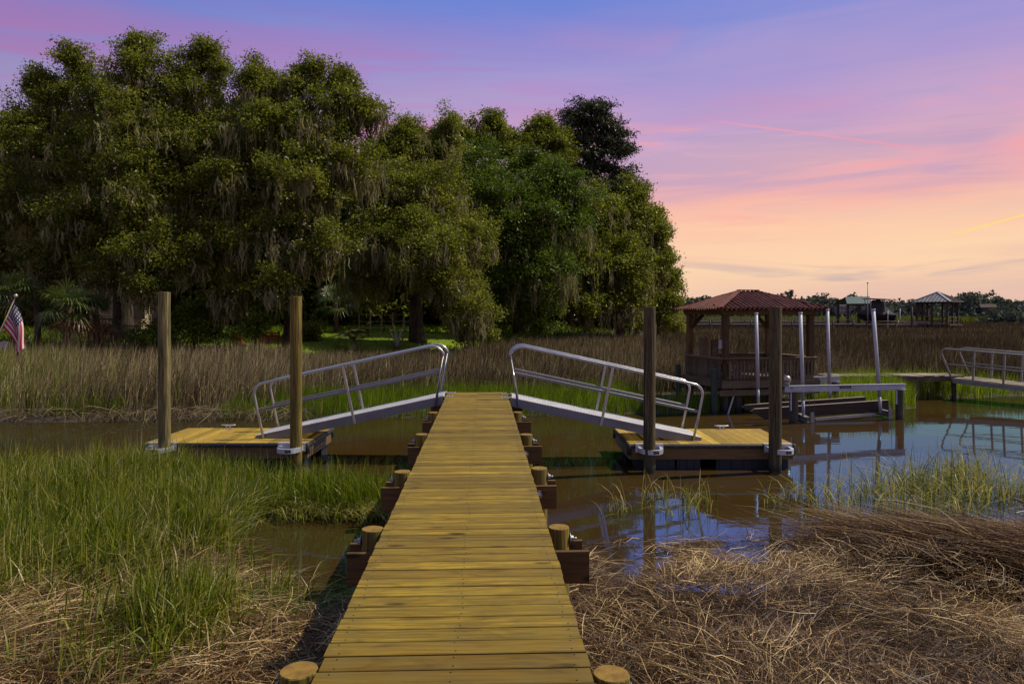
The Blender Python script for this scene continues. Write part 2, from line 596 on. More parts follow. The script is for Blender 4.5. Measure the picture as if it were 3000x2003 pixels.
# more materials ------------------------------------------------------
def mud_mat():
    m, t = mat_new('marsh_mud')
    geo = t.new('ShaderNodeNewGeometry')
    co = geo.outputs['Position']
    n = t.noise(co, 1.6, 5, 0.65)
    n2 = t.noise(co, 14.0, 4, 0.6)
    col = t.mix(t.rng(n, 0.35, 0.65), rgb(0.030, 0.021, 0.012), rgb(0.062, 0.044, 0.026))
    col = t.mix(t.rng(n2, 0.5, 0.75, 0, 0.6), col, rgb(0.095, 0.070, 0.042))
    finish(t, principled(t, col, t.rng(n, 0.3, 0.7, 0.55, 0.9), 0, 0.35, n2, 0.8, 0.03))
    return m


def water_mat():
    m, t = mat_new('tidal_creek_water')
    geo = t.new('ShaderNodeNewGeometry')
    co = geo.outputs['Position']
    w1 = t.noise(t.scale(co, (0.55, 1.5, 1.0)), 1.0, 2, 0.5, 0.5)
    w2 = t.noise(t.scale(co, (5.0, 9.0, 1.0)), 1.0, 2, 0.5, 0.2)
    h = t.math('ADD', w1, t.math('MULTIPLY', w2, 0.10))
    bn = t.new('ShaderNodeBump')
    bn.inputs['Strength'].default_value = 0.07
    bn.inputs['Distance'].default_value = 0.05
    t.put(bn.inputs['Height'], h)
    silt = t.noise(co, 0.35, 4, 0.6)
    col = t.mix(t.rng(silt, 0.3, 0.7), rgb(0.050, 0.029, 0.0075), rgb(0.070, 0.042, 0.012))
    df = t.new('ShaderNodeBsdfDiffuse')
    t.put(df.inputs['Color'], col)
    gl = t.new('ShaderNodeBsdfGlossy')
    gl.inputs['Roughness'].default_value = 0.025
    gl.inputs['Color'].default_value = rgb(0.16, 0.57, 1.0)  # blue sky reflection painted into the gloss tint; the world sky is pinker
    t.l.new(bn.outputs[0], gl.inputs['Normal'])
    fr = t.new('ShaderNodeFresnel')
    fr.inputs['IOR'].default_value = 1.33
    t.l.new(bn.outputs[0], fr.inputs['Normal'])
    mx = t.new('ShaderNodeMixShader')
    t.put(mx.inputs[0], t.math('MULTIPLY_ADD', fr.outputs[0], 0.30, 0.38, clamp=True))
    t.l.new(df.outputs[0], mx.inputs[1])
    t.l.new(gl.outputs[0], mx.inputs[2])
    finish(t, mx.outputs[0])
    return m


def roof_mat(name, a, b, c, metallic=0.2):
    m, t = mat_new(name)
    co = t.new('ShaderNodeTexCoord').outputs['Object']
    n = t.noise(t.scale(co, (3.0, 3.0, 3.0)), 1.0, 5, 0.65, 0.4)
    n2 = t.noise(co, 18.0, 3, 0.6)
    col = t.mix(t.rng(n, 0.36, 0.62), rgb(*a), rgb(*b))
    col = t.mix(t.rng(n2, 0.52, 0.72, 0, 0.6), col, rgb(*c))
    finish(t, principled(t, col, 0.62, metallic, 0.3, n2, 0.2, 0.004))
    return m


M['mud'] = mud_mat()
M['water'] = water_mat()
M['red_roof'] = roof_mat('rusty_red_corrugated_sheet', (0.095, 0.027, 0.017), (0.175, 0.060, 0.038), (0.23, 0.155, 0.105))
M['roof_lath'] = plain('roof_closure', (0.22, 0.17, 0.13), 0.8)
M['green_roof'] = plain('green_sheet_roof', (0.035, 0.075, 0.066), 0.5, 0.1)
M['grey_roof'] = metal('grey_standing_seam', (0.24, 0.25, 0.26), 0.4, 0.2, 2, 0.4)
M['dark_seam'] = plain('dark_seam', (0.05, 0.045, 0.04), 0.6)
M['tarp'] = plain('black_boat_cover', (0.022, 0.021, 0.020), 0.8)
M['far_wood'] = plain('far_dock_timber', (0.060, 0.047, 0.036), 0.85)
M['far_pale'] = plain('far_pale_timber', (0.30, 0.26, 0.20), 0.8)
M['white_wall'] = plain('white_house_wall', (0.20, 0.21, 0.23), 0.7)
M['house_roof'] = plain('grey_shingle', (0.045, 0.048, 0.052), 0.9)
M['beige'] = plain('beige_render_wall', (0.34, 0.28, 0.19), 0.85, 0, 0.2)
M['pane'] = plain('dark_pane', (0.02, 0.025, 0.03), 0.15)
M['iron'] = plain('black_iron', (0.014, 0.013, 0.013), 0.5)
M['white_paint'] = plain('white_paint', (0.48, 0.48, 0.46), 0.6)
M['plate'] = plain('maker_plate', (0.02, 0.022, 0.032), 0.4)
M['letters'] = plain('plate_letters', (0.45, 0.47, 0.50), 0.5)
M['letters_dark'] = plain('dark_letters', (0.03, 0.032, 0.036), 0.6)
M['motor'] = plain('grey_motor', (0.12, 0.13, 0.16), 0.45)
M['chrome'] = metal('bright_motor_dome', (0.42, 0.33, 0.24), 0.30, 0.05, 2, 0.9)
M['cable'] = plain('wire_cable', (0.14, 0.12, 0.10), 0.5, 0.5)
M['bunk'] = wood('dark_carpeted_bunk', (0.020, 0.016, 0.013), (0.045, 0.036, 0.028), (0.085, 0.07, 0.055), axis=0, rough=0.9, knots=False)
M['bunk_top'] = plain('worn_bunk_top', (0.26, 0.22, 0.17), 0.85)
M['green_post'] = piling_mat('green_stained_post', (0.020, 0.040, 0.026), (0.034, 0.066, 0.044), (0.065, 0.10, 0.07), (0.045, 0.060, 0.035))
M['flag_red'] = plain('flag_red', (0.42, 0.020, 0.040), 0.8)
M['flag_white'] = plain('flag_white', (0.55, 0.53, 0.50), 0.8)
M['flag_blue'] = plain('flag_blue', (0.018, 0.022, 0.075), 0.8)
M['gold'] = plain('pale_finial', (0.6, 0.55, 0.4), 0.3, 0.5)
M['bark'] = bark_mat('oak_bark', (0.022, 0.018, 0.014), (0.075, 0.062, 0.048))
M['bark_pale'] = bark_mat('pale_bark', (0.06, 0.052, 0.04), (0.20, 0.175, 0.13))
M['palm_bark'] = bark_mat('palm_bark', (0.05, 0.035, 0.022), (0.14, 0.10, 0.06))
M['oak_leaf'] = leafy('live_oak_leaf', [(0.0, (0.060, 0.072, 0.010)), (0.4, (0.135, 0.155, 0.020)), (0.75, (0.20, 0.225, 0.034)), (1.0, (0.31, 0.30, 0.09))], 0.40, 0.60, 0.35)
M['bright_leaf'] = leafy('bright_leaf', [(0.0, (0.030, 0.052, 0.006)), (0.45, (0.080, 0.130, 0.010)), (0.8, (0.135, 0.195, 0.014)), (1.0, (0.20, 0.24, 0.03))], 0.5, 0.48, 0.3)
M['pine_leaf'] = leafy('pine_needle', [(0.0, (0.018, 0.028, 0.011)), (0.6, (0.040, 0.058, 0.020)), (1.0, (0.08, 0.095, 0.036))], 0.5, 0.2, 0.4)
M['palm_leaf'] = leafy('palmetto_leaf', [(0.0, (0.036, 0.054, 0.014)), (0.5, (0.075, 0.112, 0.028)), (0.85, (0.135, 0.17, 0.055)), (0.93, (0.17, 0.10, 0.04)), (1.0, (0.20, 0.12, 0.05))], 0.38, 0.25, 0.5)
M['sago_leaf'] = leafy('sago_leaf', [(0.0, (0.07, 0.10, 0.02)), (0.6, (0.16, 0.19, 0.045)), (1.0, (0.30, 0.28, 0.10))], 0.35, 0.2, 0.5)
M['agave_leaf'] = leafy('agave_leaf', [(0.0, (0.12, 0.15, 0.09)), (0.6, (0.25, 0.29, 0.19)), (1.0, (0.42, 0.45, 0.34))], 0.4, 0.1, 0.4)
M['moss'] = leafy('spanish_moss', [(0.0, (0.15, 0.155, 0.072)), (0.5, (0.235, 0.24, 0.120)), (1.0, (0.36, 0.36, 0.19))], 0.95, 0.45, 0.05, (1.1, 1.0, 0.8))
M['reed'] = leafy('dry_reed', [(0.0, (0.045, 0.034, 0.016)), (0.35, (0.112, 0.088, 0.045)), (0.7, (0.26, 0.215, 0.115)), (0.92, (0.47, 0.415, 0.24)), (1.0, (0.17, 0.20, 0.03))], 0.8, 0.30, 0.15, (1.1, 1.0, 0.75))
M['field'] = leafy('brown_marsh_reed', [(0.0, (0.036, 0.027, 0.012)), (0.4, (0.088, 0.070, 0.034)), (0.75, (0.18, 0.148, 0.078)), (1.0, (0.36, 0.305, 0.175))], 0.85, 0.25, 0.1, (1.1, 0.95, 0.8))
M['cord'] = leafy('green_cordgrass', [(0.0, (0.034, 0.052, 0.002)), (0.35, (0.100, 0.146, 0.004)), (0.65, (0.20, 0.25, 0.010)), (0.82, (0.32, 0.30, 0.06)), (1.0, (0.52, 0.45, 0.23))], 0.42, 0.40, 0.35)
M['bank'] = leafy('bank_cordgrass', [(0.0, (0.040, 0.062, 0.003)), (0.5, (0.13, 0.205, 0.004)), (0.85, (0.22, 0.31, 0.008)), (1.0, (0.36, 0.34, 0.13))], 0.5, 0.5, 0.3)
M['straw'] = leafy('bleached_straw', [(0.0, (0.045, 0.021, 0.005)), (0.35, (0.130, 0.070, 0.021)), (0.7, (0.30, 0.188, 0.068)), (1.0, (0.60, 0.45, 0.21))], 0.5, 0.12, 0.3, (1.0, 0.95, 0.8))
M['lawn_blade'] = leafy('lawn_blade', [(0.0, (0.035, 0.07, 0.004)), (1.0, (0.12, 0.19, 0.012))], 0.6, 0.4, 0.3)
M['far_leaf'] = leafy('far_wood_leaf', [(0.0, (0.055, 0.072, 0.066)), (0.6, (0.085, 0.106, 0.090)), (1.0, (0.125, 0.145, 0.105))], 0.8, 0.15, 0.1)  # distance haze painted in: leaf colour made paler and bluer
M['far_green'] = leafy('far_green_marsh', [(0.0, (0.06, 0.085, 0.012)), (1.0, (0.17, 0.20, 0.035))], 0.7, 0.3, 0.2)


def lawn_mat():
    m, t = mat_new('mown_lawn')
    geo = t.new('ShaderNodeNewGeometry')
    co = geo.outputs['Position']
    n = t.noise(co, 0.9, 5, 0.65)
    n2 = t.noise(co, 22.0, 3, 0.6)
    col = t.mix(t.rng(n, 0.3, 0.7), rgb(0.12, 0.19, 0.006), rgb(0.21, 0.29, 0.010))
    col = t.mix(t.rng(n2, 0.45, 0.75, 0, 0.6), col, rgb(0.05, 0.08, 0.005))
    finish(t, principled(t, col, 0.9, 0, 0.2, n2, 0.8, 0.03))
    return m


M['lawn'] = lawn_mat()

# ---------------------------------------------------------------- ground and water
NX = [-40, -5.2, -4.2, -3.2, -2.75, -1.0, 0.8, 1.3, 4.0, 6.0, 7.5, 9.5, 40]
NY = [12.6, 12.4, 11.9, 11.0, 8.1, 7.8, 8.2, 8.9, 9.2, 9.6, 10.3, 11.2, 12.3]
FX = [-60, -12, -6, 0, 5, 8, 11, 13.4, 14.6, 20, 60]
FY = [20.6, 20.4, 20.8, 20.8, 21.2, 21.7, 21.8, 22.2, 24.6, 25.4, 27.0]
UX = [-80, -30, -10, 0, 8, 14, 19, 22]
UY = [33, 36, 38.5, 46, 57, 67, 90, 900]


def near_edge(x):
    return np.interp(x, NX, NY)


def far_edge(x):
    return np.interp(x, FX, FY)


def sst(t):
    t = np.clip(t, 0, 1)
    return t * t * (3 - 2 * t)


def ground_z(x, y):
    x = np.asarray(x, float)
    y = np.asarray(y, float)
    w = (fbm(x, y, 1, 0.5) - 0.5)
    ne = near_edge(x) + w * 0.9
    fe = far_edge(x) + w * 0.8
    zn = np.clip((ne - y) * 0.10, -0.75, 0.16) + np.clip((ne - y - 3) * 0.03, 0, 0.12)
    zf = np.clip((y - fe) * 0.22, -0.75, 0.24) + 0.22 * sst((y - fe - 1) / 9)
    up = np.interp(x, UX, UY)
    zf = zf + 0.80 * sst((y - up) / 5) + 0.5 * sst((y - up - 4) / 14)
    z = np.where(y < 16.5, zn, zf)
    z = z + (fbm(x, y, 4, 1.3) - 0.5) * 0.07 * np.where(np.abs(z) < 0.6, 1, 0.3)
    # wet hollows that hold water among the straw
    for cx, cy, rx, ry, dp in PUDDLES:
        q = ((x - cx) / rx) ** 2 + ((y - cy) / ry) ** 2
        z = z - dp * np.exp(-q * 1.2)
    return z


PUDDLES = [(1.72, 7.72, 0.45, 0.36, 0.34), (2.68, 7.66, 0.60, 0.36, 0.34), (1.85, 8.55, 0.40, 0.32, 0.30), (3.3, 8.6, 0.5, 0.3, 0.24), (7.6, 9.9, 0.9, 0.45, 0.25), (5.9, 10.4, 0.6, 0.3, 0.2), (-1.6, 7.4, 0.5, 0.5, 0.15)]


def axis(parts):
    out = []
    for a, b, s in parts:
        out.append(np.arange(a, b, s))
    return np.concatenate(out)


gx = axis([(-2500, -200, 150), (-200, -60, 10), (-60, -14, 1.2), (-14, 16, 0.27), (16, 60, 1.0), (60, 200, 10), (200, 2600, 150)])
gy = axis([(-60, 0, 6), (0, 3, 0.4), (3, 27, 0.27), (27, 70, 0.8), (70, 200, 6), (200, 4200, 200)])
X, Y = np.meshgrid(gx, gy)
Z = ground_z(X, Y)
nx, ny = len(gx), len(gy)
vs = np.stack([X.ravel(), Y.ravel(), Z.ravel()], 1)
i = np.arange(nx - 1)[None, :] + nx * np.arange(ny - 1)[:, None]
q = np.stack([i, i + 1, i + 1 + nx, i + nx], -1).reshape(-1, 4)
me = array_mesh('ground', vs, q.ravel(), np.arange(len(q)) * 4, smooth=True)
tag(link('ground', me, M['mud']), kind='structure', label='dark marsh mud under the grass')

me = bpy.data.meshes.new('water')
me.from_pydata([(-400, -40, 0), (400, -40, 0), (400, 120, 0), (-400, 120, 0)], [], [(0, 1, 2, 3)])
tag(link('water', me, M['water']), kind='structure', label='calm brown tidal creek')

# lawn sheet lying on the upland behind the reeds
lx, ly = np.meshgrid(np.arange(-16, 4.01, 0.5), np.arange(36, 62.01, 0.5))
lz = ground_z(lx, ly) + 0.03
lv = np.stack([lx.ravel(), ly.ravel(), lz.ravel()], 1)
k = lx.shape[1]
i = np.arange(k - 1)[None, :] + k * np.arange(lx.shape[0] - 1)[:, None]
q = np.stack([i, i + 1, i + 1 + k, i + k], -1).reshape(-1, 4)
cx, cy = lv[q].mean(1)[:, 0], lv[q].mean(1)[:, 1]
keep = (cy > np.interp(cx, UX, UY) + 1.2 + 1.5 * (vnoise(cx, cy, 8, 0.6) - 0.5))
q = q[keep]
me = array_mesh('lawn', lv, q.ravel(), np.arange(len(q)) * 4, smooth=True)
tag(link('lawn', me, M['lawn']), kind='structure', label='bright green lawn under the oaks')

# ---------------------------------------------------------------- boardwalk
DECK_Z = 1.273
DECK_END = 15.27
PITCH = 0.1443
board_walk = thing('boardwalk', 'new yellow plank boardwalk on low round posts reaching out over the creek', 'boardwalk', (0, 0, 0))


def board_mesh(kind):
    r = random.Random(kind)
    L, w, h = 1.22 + r.uniform(-0.004, 0.004), 0.1312, 0.036
    mb = MB()
    c = 0.004
    # a section with eased top edges, very slightly cupped
    cup = r.uniform(-0.0012, 0.0012)
    prof = [(-w / 2, -h), (w / 2, -h), (w / 2, -c), (w / 2 - c, 0), (0.0, cup), (-w / 2 + c, 0), (-w / 2, -c)]
    mb.prism(prof, -L / 2, L / 2)
    for x in (-0.55, 0.0, 0.55):
        for y in (-0.042, 0.042):
            xx, yy = x + r.uniform(-0.015, 0.015), y + r.uniform(-0.008, 0.008)
            ring = [(xx + 0.0042 * math.cos(a), yy + 0.0042 * math.sin(a), 0.0016) for a in [j * math.pi / 3 for j in range(6)]]
            b = [(x_, y_, -0.001) for x_, y_, _ in ring]
            mb.add(ring + b, [tuple(range(6))] + [(j, j + 6, (j + 1) % 6 + 6, (j + 1) % 6) for j in range(6)], 1)
    me = mb.mesh('deck_board')
    me.materials.append(M['deck'])
    me.materials.append(M['screw'])
    return me


BOARDS = [board_mesh(k) for k in range(8)]
y = DECK_END - PITCH / 2
while y > -1.2:
    o = link('deck_board', rnd.choice(BOARDS), None, board_walk,
             (rnd.uniform(-0.004, 0.004), y + rnd.uniform(-0.0012, 0.0012), DECK_Z + rnd.uniform(-0.0016, 0.0016)),
             (rnd.uniform(-0.002, 0.002), rnd.uniform(-0.0016, 0.0016), rnd.uniform(-0.0022, 0.0022) + (math.pi if rnd.random() < 0.5 else 0)))
    y -= PITCH
for x in (-0.53, 0.0, 0.53):
    MB().box((0, 0, 0), (DECK_END + 1.1, 0.045, 0.135)).build('stringer', M['header'], board_walk, (x, (DECK_END - 1.1) / 2 - 0.03, DECK_Z - 0.036 - 0.069), (0, 0, math.pi / 2))
MB().box((0, 0, 0), (1.20, 0.038, 0.24)).build('end_board', M['header'], board_walk, (0, DECK_END - 0.03 + 0.001, DECK_Z - 0.165))


def round_post(r0, r1, z0, z1, seed, n=18, top_mat=1, bulge=0.02):
    """slightly irregular round timber with its sawn top as a face of its own colour"""
    r = random.Random(seed)
    mb = MB()
    lev = 9
    ph = [r.uniform(0, 6.28) for _ in range(4)]
    vs, fs = [], []
    for i in range(lev):
        t = i / (lev - 1)
        z = z0 + (z1 - z0) * t
        rr = r0 + (r1 - r0) * t
        dx, dy = bulge * math.sin(ph[0] + 2.0 * t), bulge * math.sin(ph[1] + 1.7 * t)
        for j in range(n):
            a = 2 * math.pi * j / n
            k = 1 + 0.022 * math.sin(2 * a + ph[2] + t) + 0.012 * math.sin(5 * a + ph[3] + 2 * t)
            vs.append((dx + rr * k * math.cos(a), dy + rr * k * math.sin(a), z))
    for i in range(lev - 1):
        for j in range(n):
            a, b = i * n + j, i * n + (j + 1) % n
            fs.append((a, b, b + n, a + n))
    mb.add(vs, fs, 0, True)
    base = (lev - 1) * n
    # a small chamfer under the sawn top
    top = vs[base:]
    cx = sum(p[0] for p in top) / n
    cy = sum(p[1] for p in top) / n
    ring = [(cx + (p[0] - cx) * 0.955, cy + (p[1] - cy) * 0.955, z1 + 0.006) for p in top]
    mb.add(top + ring, [(j, (j + 1) % n, (j + 1) % n + n, j + n) for j in range(n)], 0, False)
    mb.add(ring, [tuple(range(n))], top_mat)
    return mb


def bolt_mb(r=0.026):
    mb = MB()
    mb.tube([(0, 0, 0), (0, 0, 0.006)], r * 1.7, 14)
    mb.tube([(0, 0, 0.006), (0, 0, 0.012), (0, 0, 0.030)], [r * 0.95, r * 0.95, r * 0.8], 6, smooth=False)
    mb.tube([(0, 0, 0.03), (0, 0, 0.055)], r * 0.42, 8)
    return mb


BOLT = bolt_mb().mesh('bolt')
BOLT.materials.append(M['bolt'])
HEADER = MB().box((0, 0, 0), (1.80, 0.040, 0.24), ch=0.004).mesh('header_beam')
HEADER.materials.append(M['header'])
for bi, by in enumerate([1.1, 3.34, 5.60, 7.70, 10.02, 12.32, 14.62]):
    for s in (-1, 1):
        rr = 0.083 + rnd.uniform(-0.004, 0.006)
        zt = DECK_Z + rnd.uniform(-0.045, -0.022)
        px = s * (0.612 + rr + 0.012)
        pl = round_post(rr * 1.12, rr, -1.6 - zt, 0.0, bi * 2 + s, bulge=0.004).build('piling', [M['piling_yellow'], M['cut_top']], board_walk, (px, by + rnd.uniform(-0.04, 0.04), zt))
        link('bolt', BOLT, None, pl, (s * (rr + 0.002), 0.0, -0.085), (0, s * math.pi / 2, 0))
        link('bolt', BOLT, None, pl, (-s * 0.02, -rr - 0.052, -0.24), (math.pi / 2, 0, 0))
    for dy in (-0.125, 0.125):
        link('header_beam', HEADER, None, board_walk, (rnd.uniform(-0.02, 0.02), by + dy, DECK_Z - 0.036 - 0.137 - 0.122), (0, 0, rnd.uniform(-0.01, 0.01)))

# ---------------------------------------------------------------- gangways
GW_L, GW_W = 3.72, 0.92


def make_gangway(name, label, upper, yaw, slope):
    """ramp built along local +x (downhill); upper = middle of its top edge"""
    t = thing(name, label, 'gangway', upper, yaw)
    t.rotation_euler = (0, slope, yaw)
    hw = GW_W / 2
    for s in (-1, 1):
        mb = MB()
        # channel: web with flanges and two shallow ribs
        mb.box((GW_L / 2, 0, -0.055), (GW_L, 0.012, 0.158))
        mb.box((GW_L / 2, -s * 0.018, 0.021), (GW_L, 0.040, 0.008))
        mb.box((GW_L / 2, -s * 0.018, -0.131), (GW_L, 0.040, 0.008))
        for z in (-0.015, -0.055, -0.095):
            mb.box((GW_L / 2, s * 0.008, z), (GW_L - 0.02, 0.006, 0.020))
        mb.build('side_beam', M['alu'], t, (0, s * hw, 0))
        # handrail loop
        A = [(0.17, -0.13), (-0.20, 0.80)]
        pts = [A[0], A[1]]
        for k in range(1, 7):
            a = R(200 - k * 19)
            pts.append((0.035 + 0.25 * math.cos(a) * 0.98, 0.775 + 0.245 * math.sin(a) + 0.012 * k / 6))
        pts += [(0.35, 1.03), (1.8, 1.02), (3.30, 1.005)]
        for k in range(1, 7):
            a = R(90 - k * 15)
            pts.append((3.36 + 0.20 * math.cos(a), 0.805 + 0.20 * math.sin(a)))
        pts += [(3.565, 0.4), (3.56, -0.13)]
        MB().tube([(x, 0, z) for x, z in pts], 0.0245, 10).build('handrail', M['alu_tube'], t, (0, s * (hw + 0.034), 0))
        MB().box((0, 0, 0), (3.62, 0.026, 0.050), ch=0.006).build('mid_rail', M['alu'], t, (1.765, s * (hw + 0.030), 0.505))
        MB().box((0, 0, 0), (1.17, 0.036, 0.050), ch=0.006).build('post', M['alu_tube'], t, (1.77, s * (hw + 0.036), 0.445), (0, -math.pi / 2, 0))
    # perforated tread: a raised sheet with rows of open holes
    mb = MB()
    cell = 0.0535
    nxh, nyh = int(GW_L / cell), int((GW_W - 0.05) / cell)
    cy_ = (GW_W - 0.05) / nyh
    cx_ = GW_L / nxh
    b = 0.30
    vs, fs = [], []
    for a in range(nxh):
        for c in range(nyh):
            x0, y0 = a * cx_, -(GW_W - 0.05) / 2 + c * cy_
            q0 = len(vs)
            sh = 0.5 if c % 2 else 0.0
            o4 = [(x0, y0), (x0 + cx_, y0), (x0 + cx_, y0 + cy_), (x0, y0 + cy_)]
            i4 = [(x0 + cx_ * b, y0 + cy_ * b), (x0 + cx_ * (1 - b), y0 + cy_ * b), (x0 + cx_ * (1 - b), y0 + cy_ * (1 - b)), (x0 + cx_ * b, y0 + cy_ * (1 - b))]
            vs += [(x, y, 0.030) for x, y in o4] + [(x, y, 0.037) for x, y in i4]
            fs += [(q0 + j, q0 + (j + 1) % 4, q0 + (j + 1) % 4 + 4, q0 + j + 4) for j in range(4)]
    mb.add(vs, fs)
    for k in range(0, 13):
        mb.box((0.03 + k * (GW_L - 0.06) / 12, 0, 0.004), (0.035, GW_W - 0.03, 0.04))
    mb.build('tread', M['alu_tread'], t)
    # hinge at the top edge: two plates lying on the deck, knuckle and roller
    for s in (-1, 1):
        mb = MB()
        mb.box((-0.10, 0, 0.018), (0.20, 0.10, 0.008))
        mb.box((0.04, 0, 0.016), (0.14, 0.08, 0.03))
        mb.tube([(-0.0, -0.05, 0.016), (-0.0, 0.05, 0.016)], 0.022, 10)
        for bx in (-0.155, -0.10, -0.05):
            mb.tube([(bx, -0.02 * (1 if bx == -0.1 else -1), 0.020), (bx, -0.02 * (1 if bx == -0.1 else -1), 0.032)], 0.012, 8, 1)
        mb.build('hinge_plate', [M['galv'], M['screw']], t, (0, s * (hw - 0.12), 0), (0, -slope, 0))
    MB().tube([(0.02, -hw + 0.05, -0.09), (0.02, hw - 0.05, -0.09)], 0.045, 12).build('cross_bar', M['old_alu'], t)
    # tie ring hanging on the near beam
    ring = [(0.38 + 0.03 * math.cos(a), -0.0, -0.13 + 0.03 * math.sin(a)) for a in [j * math.pi / 5 for j in range(11)]]
    MB().tube(ring, 0.006, 6).build('tie_ring', M['bolt'], t, (0, 0, 0)).location = (0, (-hw - 0.012), 0.02)
    return t


gl = make_gangway('gangway', 'aluminium gangway sloping down to the dock half hidden by green grass', (-0.66, 14.83, DECK_Z - 0.012), math.pi - R(1.8), R(11.9))
gr = make_gangway('gangway', 'aluminium gangway sloping down to the dock over open water', (0.68, 14.50, DECK_Z - 0.012), -R(1.8), R(11.9))
# the tie ring hangs on the beam facing the boardwalk's landward end
for c in gl.children:
    if c.name.startswith('tie_ring'):
        c.location.y = GW_W / 2 + 0.012

# ---------------------------------------------------------------- floating docks
DOCK_Z = 0.47
DW, DD = 3.06, 1.86


def cleat_mb():
    mb = MB()
    mb.box((0, 0, 0.004), (0.15, 0.06, 0.008))
    for s in (-1, 1):
        mb.tube([(s * 0.045, 0, 0.0), (s * 0.03, 0, 0.07)], [0.018, 0.014], 8)
    mb.tube([(-0.15, 0, 0.082), (-0.09, 0, 0.074), (0, 0, 0.071), (0.09, 0, 0.074), (0.15, 0, 0.082)], [0.009, 0.014, 0.016, 0.014, 0.009], 8)
    return mb


def hoop_mb():
    """pile guide: back plate, top flange and a square-shouldered ring round the pile"""
    mb = MB()
    mb.box((0, -0.006, -0.075), (0.52, 0.010, 0.150))
    mb.box((0, 0.045, 0.006), (0.52, 0.105, 0.008))
    ro, ri, h = 0.205, 0.155, 0.085
    outer, inner = [], []
    cy = -0.20
    outer += [(-0.225, -0.012)]
    inner += [(-0.175, -0.012)]
    for k in range(13):
        a = math.pi + math.pi * k / 12
        outer.append((ro * math.cos(a) * (1.05 if k in (0, 12) else 1), cy + ro * math.sin(a)))
        inner.append((ri * math.cos(a), cy + ri * math.sin(a)))
    outer += [(0.225, -0.012)]
    inner += [(0.175, -0.012)]
    n = len(outer)
    z0, z1 = -0.125, -0.125 + h
    vs = [(x, y, z0) for x, y in outer] + [(x, y, z1) for x, y in outer] + [(x, y, z0) for x, y in inner] + [(x, y, z1) for x, y in inner]
    fs = []
    for j in range(n - 1):
        fs += [(j, j + 1, n + j + 1, n + j), (2 * n + j + 1, 2 * n + j, 3 * n + j, 3 * n + j + 1), (n + j, n + j + 1, 3 * n + j + 1, 3 * n + j), (j + 1, j, 2 * n + j, 2 * n + j + 1)]
    mb.add(vs, fs)
    for sx in (-0.225, 0.225):
        mb.tube([(sx, -0.011, -0.125), (sx, -0.020, -0.125)], 0.012, 8)
    return mb


HOOP = hoop_mb().mesh('pile_hoop')
HOOP.materials.append(M['galv'])
CLEAT = cleat_mb().mesh('cleat')
CLEAT.materials.append(M['galv'])


def text(name, body, size, mat, parent, loc, rot, extrude=0.0008):
    cu = bpy.data.curves.new(name, 'FONT')
    cu.body = body
    cu.size = size
    cu.align_x = 'CENTER'
    cu.align_y = 'CENTER'
    cu.extrude = extrude
    cu.materials.append(mat)
    tmp = bpy.data.objects.new(name, cu)
    me = bpy.data.meshes.new_from_object(tmp)
    bpy.data.objects.remove(tmp)
    return link(name, me, None, parent, loc, rot)


